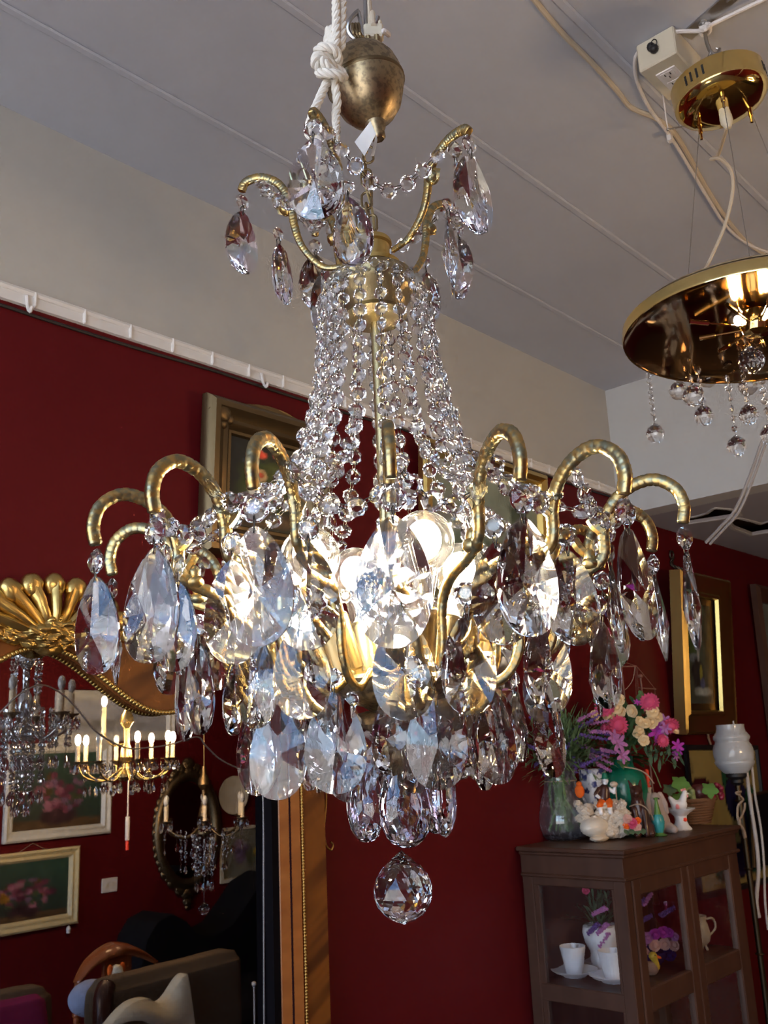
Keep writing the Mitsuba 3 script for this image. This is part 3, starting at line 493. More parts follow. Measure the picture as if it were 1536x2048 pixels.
hub = dpt(0, 0, 0.01); put(PL, 'lamp_hub', move(bumpy(lathe([(0, 0.045), (0.028, 0.042), (0.033, 0.02), (0.026, 0.0), (0, -0.004)], 24).subdivide(), 0.003, 80), M=dM), 'm_shinygold', 30)
for k in range(9):
    a = k * 2 * math.pi / 9 + 0.25; e = dpt(0.115 + 0.02 * (k % 2), a, 0.02); b = put(PL, 'radial_arm', rod(hub, e, 0.0022, 8), 'm_shinygold', 30); put(b, 'sleeve', rod(hub + (e - hub) * 0.72, e, 0.0048, 10), 'm_shinygold', 30)
for k in range(4):
    a = k * math.pi / 2 + 0.9; c = dpt(0.040, a, 0.022); k_ = put(PL, 'halogen_bulb', ball(0.008, c, (1, 1, 1.4), 2), 'm_candle', True); scene[k_]['emitter'] = glow(10.0)
SB = mikit.ply(crystal_ball(0.0215, 8), 'm_crystal'); SO = mikit.ply(octagon(0.0080, 0.0042), 'm_crystal'); LK = mikit.ply(ringm(0.0062, 0.0008, 14, 5), 'm_chrome', smooth=True)
def ball_string(px, y0, y1, t, kind, big=1.0):
    """A string hung inside the dish, from pixel height y0 to its ball at y1."""
    b = dep(px, y1, t); x_, y_ = b[:2]; zt_ = at(px, y0, 0, x_)[2] if abs(RGT[0]) > 9 else b[2] + (y1 - y0) * t / FOC / 0.95
    s = put(PL, 'crystal_string', rod([x_, y_, zt_], [x_, y_, b[2] + 0.03], 0.0005, 5), 'm_steel', True); z = zt_; j = 0
    while z > b[2] + 0.034:
        if kind == 'chain': put(s, 'ring' if j % 2 else 'bead', LK if j % 2 else SO, None, to_world=pose([x_, y_, z], ax_frame([0.2, 0.4, 0.2], [0, 0, 1]) if j % 2 else ax_frame([0, 0, 1], -FWD), 1.0 if j % 2 else 0.8))
        else: put(s, 'bead', SO, None, to_world=pose([x_, y_, z], ax_frame([0, 0, 1], [rng.normal(), rng.normal(), 0]), 1.05))
        z -= 0.0135 if kind == 'chain' else 0.0235; j += 1
    put(s, 'ball', SB, None, to_world=pose(b, np.eye(3), big))
for a in ((1311, 727, 868, 2.22, 'chain', 1), (1358, 690, 782, 2.18, 'bead', 1), (1387, 660, 792, 2.12, 'bead', 1.1), (1408, 640, 832, 2.10, 'bead', 1), (1415, 640, 757, 2.16, 'bead', 1), (1453, 640, 712, 2.12, 'bead', 1.1), (1474, 755, 893, 2.08, 'bead', 1), (1503, 620, 722, 2.05, 'bead', 1.3), (1496, 690, 772, 2.16, 'bead', 1), (1498, 740, 830, 2.1, 'chain', 1), (1540, 700, 870, 2.1, 'bead', 1), (1520, 660, 745, 2.22, 'bead', 1)): ball_string(*a)

# ceiling fittings beside it
OB = thing('ceiling_socket_box', 'cream socket box with two outlets fixed to the ceiling', 'socket box')
bx0 = np.array([1.757, 0.672, 3.125]); 
put(OB, 'box', rbx(1.752, 1.892, 0.668, 0.757, 3.128, ZC - 0.002, 0.003), 'm_plastic', 20)
put(OB, 'outlet_plate', rbx(1.786, 1.858, 0.690, 0.735, 3.125, 3.129, 0.001), 'm_whiteplastic', 20)
for k, cx in enumerate((1.804, 1.840)):
    o = put(OB, 'outlet', rbx(cx - .014, cx + .014, 0.697, 0.728, 3.1235, 3.1255, 0.001), 'm_whiteplastic', 20)
    for (dx, dy) in ((-.005, -.006), (-.005, .006), (.006, 0)): put(o, 'slot', bx(cx + dx - .0035, cx + dx + .0035, 0.7125 + dy - .0012, 0.7125 + dy + .0012, 3.1230, 3.1245), 'm_black', False)
put(OB, 'cable_gland', cat(ball(0.009, (1.750, 0.722, 3.172), (1, 1, 1.2)), ball(0.010, (1.746, 0.714, 3.160)), ringm(0.006, 0.0012, 12, 5, (1.742, 0.710, 3.172), [0.5, 0.5, 0.7])), 'm_black', 40)
RL = thing('metal_rail', 'grey metal mounting rail with bolts screwed to the ceiling', 'rail')
r0, r1 = at(1458, 0, 2, ZC - 0.004), at(1372, 75, 2, ZC - 0.004); dv = (r1 - r0) / np.linalg.norm(r1 - r0); pv = np.r_[-dv[1], dv[0], 0]
r0 = r0 - dv * 0.1
put(RL, 'bar', hull([r0 + pv * s * .017 + [0, 0, h] for s in (-1, 1) for h in (0, .004)] + [r1 + pv * s * .017 + [0, 0, h] for s in (-1, 1) for h in (0, .004)]), 'm_steel', False)
for w in (0.44, 0.78): c = r0 + (r1 - r0) * w; put(RL, 'bolt', move(lathe([(0, -.008), (.006, -.008), (.007, -.003), (.010, -.002), (.010, 0), (0, 0)], 8), c), 'm_steel', 30)
CHK = thing('screw_hook', 'dark bent hook in the ceiling above the gold pendant lamp', 'hook')
hz = lambda y: ZC - 0.0014 * (y - 48); hq = [at(x, y, 2, hz(y)) for x, y in ((1410, 48), (1410, 62), (1412, 78), (1417, 95), (1426, 108), (1436, 106), (1439, 98))]
put(CHK, 'hook', tube(cr(hq, 6), 0.0042, 8), 'm_steel', 40)
for pts in (((1420, 104), (1414, 118), (1408, 128)), ((1432, 96), (1441, 103), (1438, 118), (1428, 140), (1424, 150))): put(CHK, 'wire_hanger', tube(cr([at(*p, 2, hz(p[1])) for p in pts], 5), 0.0018, 6), 'm_steel', 30)
solo('locating_pin', 'thin dark pin through the gold canopy of the pendant lamp', 'pin', cat(rod(dep(1335, 259, 2.2), dep(1548, 218, 2.42), 0.0020, 8), ball(0.004, dep(1336, 259, 2.2), sub=1)), 'm_steel')
on_ceil = lambda pts, off: [at(x, y, 2, ZC - off) for x, y in pts]
solo('cream_cable', 'cream cable running across the ceiling past the socket box', 'cable', tube(cr(on_ceil([(1050, -25), (1085, 20), (1130, 72), (1190, 132), (1237, 185), (1262, 215), (1310, 236), (1345, 262), (1376, 310), (1412, 375), (1455, 440), (1500, 490), (1560, 525)], 0.006), 6), 0.0062, 8), 'm_cream_cable')
solo('white_cable', 'white cable looping round the socket box on the ceiling', 'cable', tube(cr([*on_ceil([(1580, -25), (1500, 12), (1430, 46)], 0.012), at(1412, 58, 2, ZC - .03), at(1398, 62, 2, ZC - .02), at(1350, 64, 2, ZC - .01), *on_ceil([(1312, 78), (1282, 98), (1270, 122), (1275, 165), (1298, 215), (1330, 258), (1352, 290), (1385, 345), (1418, 400), (1455, 455), (1500, 490), (1560, 512)], 0.010)], 6), 0.0045, 8), 'm_whiteplastic')
solo('cable_collar', 'white cable wound round the hook above the gold canopy', 'cable', cat([ringm(0.0105, 0.0042, 16, 7, at(1411, 50 + 6 * k, 2, hz(50 + 6 * k)), [0.1, 0.2, 1]) for k in range(3)]), 'm_whiteplastic')
solo('pull_string', 'thin white string hanging from the socket box', 'string', tube(cr([dep(1313, 118, 2.26), dep(1318, 150, 2.24), dep(1326, 190, 2.24), dep(1332, 235, 2.25), dep(1337, 262, 2.26)], 5), 0.0016, 6), 'm_whiteplastic')
solo('cable_clip', 'small white cable clip on the ceiling below the socket box', 'clip', rbx(*(at(1340, 277, 2, ZC - .02)[0] + np.array([-.008, .008])), *(at(1340, 277, 2, ZC - .02)[1] + np.array([-.006, .006])), ZC - .03, ZC - .006, .002), 'm_whiteplastic')
g = [(1560, 800), (1525, 880), (1500, 950), (1470, 1020), (1440, 1055), (1412, 1085)]
solo('grey_cable', 'grey cable hanging down past the torn lower ceiling', 'cable', cat(tube(cr([dep(x, y, 3.30 + 0.06 * k) for k, (x, y) in enumerate(g)], 6), 0.006, 7), tube(cr([dep(x + 8, y + 3, 3.30 + 0.06 * k) for k, (x, y) in enumerate(g)], 6), 0.005, 7)), 'm_grey_cable')
# ---------------------------------------------------------------- pictures on the left wall
def on_wall(m, x, z, off=0.0, lean=0.0, spin=0.0):
    m = m.copy(); m.apply_transform(rotm(spin, [0, 1, 0])); m.apply_transform(rotm(lean, [1, 0, 0])); m.apply_translation([x, YL - off, z]); return m
def picture(name, label, x, z, w, h, prof, fm, fn, lean=0.0, off=0.004, spin=0.0, place=on_wall, inset=None, liner=None, seg=56):
    k = thing(name, label, 'picture'); pl = lambda m: place(m, x, z, off, lean, spin)
    put(k, 'frame', pl(sweep_frame(w, h, prof)), fm, 30)
    i = max(p[0] for p in prof); 
    if liner: put(k, 'liner', pl(sweep_frame(w - 2 * i + 0.002, h - 2 * i + 0.002, [(0, 0.006), (liner[0], 0.004)])), liner[1], False); i += liner[0]
    c, col = canvas(w - 2 * i + 0.004, h - 2 * i + 0.004, fn, seg); c.apply_translation([0, -0.003, 0]); put(k, 'canvas', pl(c), 'm_paint', False, color=col)
    back = bx(-w / 2 + .01, w / 2 - .01, 0, .003, -h / 2 + .01, h / 2 - .01); put(k, 'backing', pl(back), 'm_dark_wood_void', False); return k, pl
def flowers(u, v):
    R_ = np.random.default_rng(3); it = [(.5, .12, .5, .10, (.10, .06, .03)), (.45, .5, .33, .36, (.05, .07, .02)), (.60, .62, .22, .2, (.07, .08, .02))]
    it += [(.42, .86, .085, .055, (.75, .10, .05)), (.62, .88, .05, .04, (.5, .12, .08)), (.40, .62, .10, .07, (.80, .50, .22)), (.41, .62, .045, .03, (.75, .14, .06))]
    it += [(.33 + .1 * k, .42 + .05 * math.sin(3 * k), .085, .065, (.72, .72, .66)) for k in range(4)] + [(.30, .26, .07, .055, (.6, .10, .06)), (.50, .30, .09, .07, (.65, .65, .62)), (.44, .42, .03, .025, (.7, .25, .2)), (.66, .40, .07, .06, (.6, .3, .2)), (.7, .7, .06, .05, (.7, .6, .3)), (.24, .75, .07, .03, (.05, .08, .12))]
    return blobs(u, v, lambda a, b: np.c_[.018 + .02 * a, .020 + .016 * a, .022 - .004 * a], it, 2)
def ornate(k, pl, w, h, fm, seed):
    for (sx, sz) in ((-1, -1), (1, -1), (1, 1), (-1, 1)):
        c = np.array([sx * (w / 2 - .045), -.028, sz * (h / 2 - .045)]); b = [ball(.026, c, (1, .5, 1), 2)] + [ball(.013, c + [sx * .03 * math.cos(a), .004, sz * .03 * math.sin(a)], (1, .6, 1), 1) for a in np.linspace(0, 2 * math.pi, 8)]
        put(k, 'corner_ornament', pl(bumpy(cat(b), .003, 90, seed + int(sx + 2 * sz))), fm, 40)
PF = [(0, .0), (0, .018), (.006, .030), (.016, .040), (.030, .042), (.042, .030), (.055, .022), (.066, .026), (.072, .022), (.080, .012), (.088, .012), (.092, .004)]
k, pl = picture('flower_painting', 'dark flower still life in an ornate bronze-gold frame on the red wall', 1.625, 2.405, 0.44, 0.42, PF, 'm_bronze', flowers, lean=0.06, off=0.018)
ornate(k, pl, 0.44, 0.42, 'm_bronze', 1)
put(k, 'crest_rail', pl(bumpy(prism([(-.22, .19)] + [(x, .205 + .016 * math.cos(x * 14.3) * (1 if abs(x) < .22 else 0)) for x in np.linspace(-.22, .22, 25)] + [(.22, .19)], .02).subdivide().apply_transform(rotm(math.pi / 2, [1, 0, 0])), .002, 60)), 'm_bronze', 40)
def landscape(u, v):
    sky_ = np.c_[.20 + .05 * v, .25 + .04 * v, .20 + .02 * v]; c = blobs(u, v, lambda a, b: sky_, [(.2, .35, .4, .16, (.10, .14, .10)), (.7, .30, .4, .15, (.08, .11, .07)), (.5, .08, .7, .12, (.10, .10, .05)), (.8, .62, .10, .25, (.06, .08, .05)), (.3, .6, .3, .05, (.26, .29, .26))], 5); return c
PG = [(0, 0), (0, .02), (.008, .030), (.020, .034), (.034, .022), (.040, .024), (.046, .010), (.05, .004)]
picture('misty_landscape', 'pale green landscape in a thin gold frame behind the bead strands', 2.615, 2.40, 0.72, 0.56, PG, 'm_giltframe', landscape, lean=0.06, off=0.022)
def waterfall(u, v): return blobs(u, v, lambda a, b: np.c_[.05 + 0 * a, .06 + .02 * b, .05 + .01 * a], [(.25, .72, .25, .3, (.05, .09, .03)), (.85, .7, .2, .35, (.03, .04, .03)), (.52, .80, .06, .25, (.26, .30, .30)), (.46, .52, .05, .16, (.30, .34, .35)), (.3, .45, .2, .05, (.14, .18, .22)), (.42, .30, .25, .16, (.02, .02, .025)), (.55, .3, .06, .1, (.25, .25, .05)), (.6, .12, .35, .05, (.24, .28, .28)), (.6, .2, .1, .06, (.06, .08, .18))], 8)
PW = [(0, 0), (0, .05), (.010, .058), (.018, .05), (.075, .028), (.085, .036), (.095, .032), (.1, .016)]
k, pl = picture('waterfall_painting', 'narrow waterfall painting in a deep gold frame hung beside the header', 4.135, 2.06, 0.52, 0.70, PW, 'm_gold', waterfall, lean=0.09, off=0.045, liner=(.03, 'm_bronze'))
solo('picture_wire', 'twisted wire hanger over the waterfall painting', 'wire', cat(rope3(cr([[4.07, YL - .01, 2.50], [4.05, YL - .012, 2.46], [4.08, YL - .06, 2.43]], 8), .008, 20), ringm(.018, .004, 14, 6, (4.06, YL - .01, 2.51), [0, 1, .1])), 'm_wire')
def cypress(u, v): return blobs(u, v, lambda a, b: np.c_[.12 + .05 * b, .145 + .06 * b, .13 + .06 * b], [(.28, .55, .04, .3, (.03, .035, .02)), (.22, .45, .03, .2, (.035, .04, .025)), (.32, .38, .07, .12, (.03, .035, .02)), (.3, .14, .5, .12, (.035, .035, .02)), (.62, .2, .2, .08, (.22, .18, .03)), (.8, .45, .4, .06, (.14, .10, .08)), (.75, .05, .5, .08, (.05, .05, .04)), (.1, .3, .1, .25, (.03, .035, .025))], 11)
PD = [(0, 0), (0, .03), (.02, .045), (.06, .03), (.085, .02), (.09, .006)]
picture('cypress_landscape', 'large dim landscape with tall cypress trees in a dark frame', 5.40, 1.95, 1.00, 1.00, PD, 'm_cabinet', cypress, lean=0.02, off=0.014)
def glassart(u, v):
    c = np.tile([.34, .27, .10], (len(u), 1)) * (0.9 + .15 * meshkit.fbm(np.c_[u * 6, v * 6, u * 0], 2))[:, None]
    for (x, y, rx, ry, col) in ((.16, .72, .13, .08, (.05, .006, .012)), (.28, .68, .06, .06, (.01, .10, .05)), (.5, .80, .05, .14, (.012, .09, .05)), (.62, .62, .16, .16, (.012, .012, .06)), (.8, .85, .1, .08, (.01, .10, .05)), (.7, .40, .09, .22, (.012, .012, .07)), (.86, .55, .10, .16, (.02, .12, .05)), (.6, .18, .14, .12, (.012, .012, .06)), (.4, .34, .12, .08, (.05, .006, .012)), (.82, .14, .12, .10, (.01, .09, .06)), (.33, .1, .1, .06, (.012, .09, .05))):
        d = ((u - x) / rx) ** 2 + ((v - y) / ry) ** 2 + .25 * np.sin(9 * u + 7 * v); c = np.where((d < 1)[:, None], col, c); c = np.where(((d >= 1) & (d < 1.15))[:, None], (.01, .01, .01), c)
    return c
picture('stained_glass_panel', 'cream stained glass panel with blue and green fruit behind the cabinet', 4.32, 1.345, 0.78, 0.62, [(0, 0), (0, .014), (.02, .016), (.024, .004)], 'm_black', glassart, lean=0.01, off=0.008, spin=0.03)
solo('panel_cord', 'pale cord loop holding the stained glass panel', 'cord', rope3(cr([[4.22, YL - .01, 1.66], [4.20, YL - .012, 1.70], [4.225, YL - .012, 1.72], [4.21, YL - .012, 1.78], [4.22, YL - .01, 1.85]], 8), .005, 30), 'm_string')

# ---------------------------------------------------------------- the big wall mirror
YM, MX, YG = 1.80, 0.96, 1.83
og = lambda u: 1.869 + 0.065 * np.cos(math.pi * np.clip(np.abs(u), 0, 0.44) / 0.29)
MR = thing('wall_mirror', 'tall walnut mirror with a wavy top, gold beading and gilt shell crest', 'mirror')
us = np.linspace(-0.645, 0.645, 121); top_in = [(MX + u, float(og(u))) for u in us]
def arch(x): u = abs(x - MX); return 1.985 - 0.045 * (1 - math.cos(min(u, .6) / .6 * math.pi)) / 2 - (0.13 * max(0, (u - .6) / .17) ** 2 if u > .6 else 0)
outer = [(MX - .77, 0.1)] + [(x, arch(x)) for x in np.linspace(MX - .77, MX + .77, 81)] + [(MX + .77, 0.1)]
hole = Polygon([(MX - .645, 0.22)] + top_in + [(MX + .645, 0.22)])
stand = lambda m, y: m.apply_transform(rotm(math.pi / 2, [1, 0, 0])).apply_translation([0, y, 0])      # xy polygon extruded -> xz plane, thick towards -y
put(MR, 'frame', stand(prism(Polygon(outer).difference(hole), 0.045), YL - 0.055), 'm_veneer', False, label='dark walnut veneer with slanting grain')
put(MR, 'side_panel', bx(MX + .745, MX + .77, YL - .10, YL - .002, 0.1, 1.86), 'm_veneer', False)
def bead_line(path, r, gap):
    s = np.r_[0, np.cumsum(np.linalg.norm(np.diff(path, axis=0), axis=1))]; n = int(s[-1] / gap); out = []
    b = trimesh.creation.icosphere(subdivisions=1, radius=r)
    for q in np.linspace(0, s[-1], n): out.append(b.copy().apply_translation([np.interp(q, s, path[:, k]) for k in range(3)]))
    return cat([tube(path, r * .7, 6)] + out)
pb = np.array([(x, 1.803, z) for x, z in top_in]); put(MR, 'gold_beading', bead_line(pb, .0062, .0085), 'm_giltframe', True, label='gilt bead moulding along the wavy top')
put(MR, 'gold_beading', bead_line(np.array([(MX + .690, 1.803, z) for z in np.linspace(0.22, 1.93, 60)]), .0042, .007), 'm_giltframe', True)
put(MR, 'inner_stile', rbx(MX + .608, MX + .686, 1.800, 1.828, 0.22, 1.80, .006), 'm_veneer_up', 20, label='lighter walnut upright with a dark inlay line'); put(MR, 'inlay', bx(MX + .644, MX + .650, 1.7995, 1.803, 0.22, 1.80), 'm_inlay', False)
put(MR, 'inner_reveal', bx(MX + .590, MX + .610, 1.800, 1.829, 0.22, 1.80), 'm_void', False)
g = prism(Polygon([(MX - .645, 0.22)] + top_in + [(MX + .645, 0.22)]), 0.004); put(MR, 'glass', stand(g, YG + 0.004), 'm_mirror', False, label='silvered mirror glass')
bl = [(-40, 1460), (0, 1425), (40, 1388), (85, 1370), (130, 1392), (165, 1430), (195, 1465), (250, 1495), (300, 1495), (345, 1488), (394, 1474), (412, 1492), (440, 1518), (475, 1536), (505, 1545), (521, 1562), (527, 1600), (528, 1800), (529, 2100)]
put(MR, 'bevel_edge', tube(cr([at(x, y, 1, YG - .001) for x, y in bl], 8), .0016, 6), 'm_steel', 40, label='cut bevel line in the glass')
sh = []
for k, a in enumerate(np.linspace(-1.25, 1.25, 9)):
    c = np.array([MX + .01 + .125 * math.sin(a) * 1.25, 1.795, 1.965 + .095 * math.cos(a)]); m = ball(.024, (0, 0, 0), (1, .8, 1.15), 2); m.apply_transform(rotm(a, [0, 1, 0])); sh.append(m.apply_translation(c))
    b0 = np.array([MX + .01, 1.80, 1.945]); sh.append(tube(cr([b0, (b0 + c) / 2 + [0, -.012, 0], c], 5), np.linspace(.009, .02, 11), 8, flat=.8))
lw = []
for s in (-1, 1):
    lw += [ball(.022, (MX + .01 + s * x, 1.80, z), (1.2, .7, .9), 2) for x, z in ((.10, 1.985), (.14, 1.975), (.18, 1.97), (.05, 1.965), (.21, 1.965), (.08, 1.955))]
    lw.append(tube(cr([[MX + .01 + s * x, 1.79, z] for x, z in ((.02, 1.93), (.05, 1.955), (.07, 1.985), (.05, 2.005), (.03, 1.99))], 6), .007, 7))
lw += [ball(.024, (MX + .005, 1.80, 1.935), (1.3, .7, .8), 2)]
lw += [bumpy(ball(.075, (MX + .01, 1.793, 1.968), (1.75, .26, .52), 4), .016, 48, 9)]
CRt = put(MR, 'shell_crest', bumpy(cat(sh), .0035, 60, 3), 'm_gold', 40, label='carved gilt scallop shell'); put(CRt, 'scrollwork', bumpy(cat(lw).subdivide(), .005, 75, 5), 'm_gold', 40)
bf = [at(x, y, 1, 1.82) for x, y in ((626, 1550), (640, 1575), (644, 1605), (641, 1635))]
GM = put(MR, 'gilt_husk', cat(ball(.009, bf[0], (1, .8, 1.3)), tube(cr([at(x, y, 1, 1.82) for x, y in ((650, 1535), (652, 1570), (652, 1610), (648, 1660), (652, 1690), (662, 1700), (666, 1690), (661, 1684))], 6), .0028, 7), ball(.009, bf[1], (.7, .7, 1.6)), ball(.010, bf[2], (.8, .8, 1.7)), ball(.008, bf[3], (.7, .7, 1.7))), 'm_giltframe', 40, label='gilt bellflower drop on the edge of the frame')
# ---------------------------------------------------------------- the display cabinet
CB = thing('display_cabinet', 'dark brown wooden display cabinet with glass sides and doors by the red wall', 'cabinet')
X0, X1, Y0, Y1, CT = 2.690, 3.510, 1.530, 1.898, 1.38
put(CB, 'top_board', cat(rbx(X0 - .02, X1 + .02, Y0 - .02, Y1 + .004, CT - .014, CT, .003), rbx(X0 - .012, X1 + .012, Y0 - .012, Y1, CT - .026, CT - .013, .004)), 'm_cabinet', 20)
put(CB, 'frieze', rbx(X0 - .002, X1 + .002, Y0 - .002, Y1, CT - .082, CT - .024, .002), 'm_cabinet', 20)
put(CB, 'moulding', cat(rbx(X0 - .010, X1 + .010, Y0 - .010, Y1, CT - .092, CT - .080, .004)), 'm_cabinet', 20)
zs, zr = 0.971, 0.925
for (xa, ya) in ((X0, Y0), (X0, Y1 - .04), (X1 - .04, Y0), (X1 - .04, Y1 - .04)): put(CB, 'post', rbx(xa, xa + .04, ya, ya + .04, 0.0, CT - .085, .003), 'm_cabinet', 20)
put(CB, 'side_rail', rbx(X0 + .004, X0 + .030, Y0 + .035, Y1 - .035, CT - .118, CT - .088, .003), 'm_cabinet', 20)
put(CB, 'side_rail', rbx(X0 + .004, X0 + .030, Y0 + .035, Y1 - .035, zr, zs + .004, .003), 'm_cabinet', 20)
put(CB, 'side_rail', rbx(X0 + .004, X0 + .030, Y0 + .035, Y1 - .035, .06, .12, .003), 'm_cabinet', 20)
for (ya, yb) in ((Y0 + .036, Y0 + .052), (Y1 - .058, Y1 - .036)): put(CB, 'side_stile', rbx(X0 + .006, X0 + .026, ya, yb, .1, CT - .09, .003), 'm_cabinet', 20)
for (za, zb) in ((zs, CT - .1), (.1, zr)):
    put(CB, 'side_pane', bx(X0 + .016, X0 + .0165, Y0 + .05, Y1 - .05, za, zb), 'm_pane', False, label='clear glass side pane')
    put(CB, 'end_pane', bx(X1 - .0165, X1 - .016, Y0 + .05, Y1 - .05, za, zb), 'm_pane', False)
put(CB, 'shelf', rbx(X0 + .01, X1 - .01, Y0 + .02, Y1 - .01, zs - .016, zs, .002), 'm_cabinet', 20)
put(CB, 'shelf', rbx(X0 + .01, X1 - .01, Y0 + .02, Y1 - .01, .55, .566, .002), 'm_cabinet', 20); put(CB, 'bottom_board', rbx(X0, X1, Y0, Y1, .04, .07, .002), 'm_cabinet', 20)
put(CB, 'back_panel', bx(X0 + .01, X1 - .01, Y1 - .012, Y1 - .004, .05, CT - .03), 'm_cabinet', False)
for k, (xa, xb) in enumerate(((X0 + .042, 3.098), (3.102, X1 - .042))):
    d = numbered(CB + '__door'); w = .046
    scene[d] = mikit.ply(cat(rbx(xa, xa + w, Y0 - .004, Y0 + .022, .08, CT - .088, .004), rbx(xb - w, xb, Y0 - .004, Y0 + .022, .08, CT - .088, .004), rbx(xa + w - .002, xb - w + .002, Y0 - .003, Y0 + .021, CT - .140, CT - .088, .004), rbx(xa + w - .002, xb - w + .002, Y0 - .003, Y0 + .021, zr - .010, zs + .010, .004), rbx(xa + w - .002, xb - w + .002, Y0 - .003, Y0 + .021, .08, .14, .004)), 'm_cabinet', smooth=20)
    for (za, zb) in ((zs + .008, CT - .138), (.138, zr - .008)): put(d, 'pane', bx(xa + w - .004, xb - w + .004, Y0 + .009, Y0 + .0095, za, zb), 'm_pane', False)
    put(d, 'knob', ball(.009, ((xb - .02) if k == 0 else (xa + .02), Y0 - .014, .80)), 'm_oldbrass', True)

# ---------------------------------------------------------------- flowers
def petals(c, axis, n, L, W, cup, rows=1, seed=0, thick=.0012, tw=0.0):
    """Rows of petals round an axis, each a small curved leaf."""
    R_ = ax_frame(axis, [0.3, 0.9, 0.2]); out = []
    for r_ in range(rows):
        for k in range(n):
            a = (k + .5 * (r_ % 2)) * 2 * math.pi / n + seed; el = cup + r_ * (math.pi / 2 - cup) / max(rows, 1) * .85; l = L * (1 - .16 * r_)
            d = np.array([math.cos(a) * math.cos(el), math.sin(a) * math.cos(el), math.sin(el)]); s = np.array([-math.sin(a), math.cos(a), 0]); nn = np.cross(d, s)
            q = [0 * d, d * l * .45 + s * W * .5 + nn * l * .05, d * l * .45 - s * W * .5 + nn * l * .05, d * l * .85 + s * W * .38 - nn * l * tw, d * l * .85 - s * W * .38 - nn * l * tw, d * l - nn * l * tw * 1.3]
            q = np.array(q) @ R_.T + c; f_ = [[0, 1, 2], [1, 3, 2], [2, 3, 4], [3, 5, 4]]; out.append(trimesh.Trimesh(q, f_ , process=False))
    return cat(out)
def rose(c, r, axis, seed=0): return cat(petals(c, axis, 5, r, r * 1.1, .15, 1, seed), petals(c, axis, 5, r * .95, r * 1.1, .55, 1, seed + .5), petals(c, axis, 4, r * .85, r * .9, 1.0, 1, seed + .2), ball(r * .42, c + np.array(axis) * r * .35, sub=1))
def pompon(c, r, axis, seed=0): return cat(ball(r * .62, c, sub=2), petals(c, axis, 17, r * .98, r * .26, .35, 5, seed + .1), petals(c, axis, 15, r, r * .28, .05, 6, seed), petals(c, -np.array(axis), 13, r * .9, r * .3, .2, 2, seed))
def lily(c, r, axis, seed=0): return petals(c, axis, 6, r, r * .42, .35, 1, seed, tw=.12)
def spike(p, d, L, r, seed=0):
    R_ = np.random.default_rng(seed); out = [tube(np.array([p, p + d * L]), [r * .5, r * .35], 6)]
    for k in range(22):
        w = k / 22; a = k * 2.4; o = np.cross(d, [math.cos(a), math.sin(a), .3]); o /= np.linalg.norm(o); out.append(ball(r * (.62 - .3 * w), p + d * L * w + o * r * .55, (1, 1, 1), 0))
    return cat(out)
def blade(p, d, L, w, bend=0.25, side=None):
    d = np.asarray(d, float); s = np.cross(d, [0, 0, 1.0]) if side is None else side; s = s / (np.linalg.norm(s) + 1e-9); q, f_ = [], []
    for k in range(5):
        t = k / 4; c = p + d * L * t - np.array([0, 0, 1]) * bend * L * t * t; ww = w * math.sin(math.pi * (.12 + .88 * (1 - t))) if k < 4 else 0
        q += [c + s * ww / 2, c - s * ww / 2]
    for k in range(4): f_ += [[2 * k, 2 * k + 1, 2 * k + 3], [2 * k, 2 * k + 3, 2 * k + 2]]
    return trimesh.Trimesh(np.array(q), f_, process=False)
def on_top(px, py): return at(px, py, 2, CT)
toward = -FWD * [1, 1, 0]
def lvl(P, px, py):
    """The point on pixel (px, py) in the upright plane through P that faces the lens."""
    d = ray(px, py); return EYE + d * (((P - EYE) @ FWD) / 1.0)
# glass vase and its lavender
VP = on_top(1113, 1678) + np.array([0, -0.035, 0]); VP[2] = CT
VS = thing('glass_vase', 'clear pear-shaped glass vase holding lavender at the cabinet corner', 'vase')
vp = [(0.0, .004), (.068, .004), (.082, .016), (.094, .040), (.098, .062), (.094, .092), (.080, .130), (.062, .165), (.054, .190), (.054, .210), (.064, .236), (.080, .258)]
put(VS, 'body', move(lathe([(r, z) for r, z in vp], 40), VP), 'm_vaseglass', True); put(VS, 'thick_base', move(lathe([(0, 0), (.066, 0), (.084, .012), (.090, .022), (.070, .016), (0, .014)], 40), VP), 'm_crystal', 40); put(VS, 'lip', move(ringm(.080, .0022, 40, 6, (0, 0, .258)), VP), 'm_crystal', True)
put(VS, 'twine', move(ringm(.055, .0018, 30, 6, (0, 0, .192)), VP), 'm_string', True)
LB = thing('lavender_bouquet', 'bunch of lavender, pink spikes and lilac lilies in the glass vase', 'flowers')
R_ = np.random.default_rng(21); mouth = VP + [0, 0, .255]; fol = []
stems = [tube(cr([VP + [R_.normal() * .03, R_.normal() * .03, .03], VP + [R_.normal() * .015, R_.normal() * .015, .18], mouth + [R_.normal() * .03, R_.normal() * .03, 0]], 6), .0045, 6) for _ in range(16)]
put(LB, 'stems', cat(stems), 'm_brightleaf', True, kind='stuff')
for k in range(900):
    a, el = R_.uniform(0, 2 * math.pi), R_.uniform(.15, 1.5); d = np.array([math.cos(a) * math.cos(el), math.sin(a) * math.cos(el) - .12, math.sin(el)]); p = mouth + d * R_.uniform(.0, .10) * [1, .5, 1] - [0, .03, 0] + [R_.normal() * .02, R_.normal() * .02, 0]
    fol.append(blade(p, d + R_.normal(size=3) * .25, R_.uniform(.05, .12), R_.uniform(.0045, .009), .2))
for k in range(700):
    p = lvl(VP, R_.triangular(1035, 1120, 1215), R_.triangular(1425, 1500, 1565)) - FWD * R_.uniform(-.03, .05); d = p - mouth + [0, 0, .03]; d /= np.linalg.norm(d); fol.append(blade(p, d + R_.normal(size=3) * .45, R_.uniform(.025, .05), R_.uniform(.004, .007), .15))
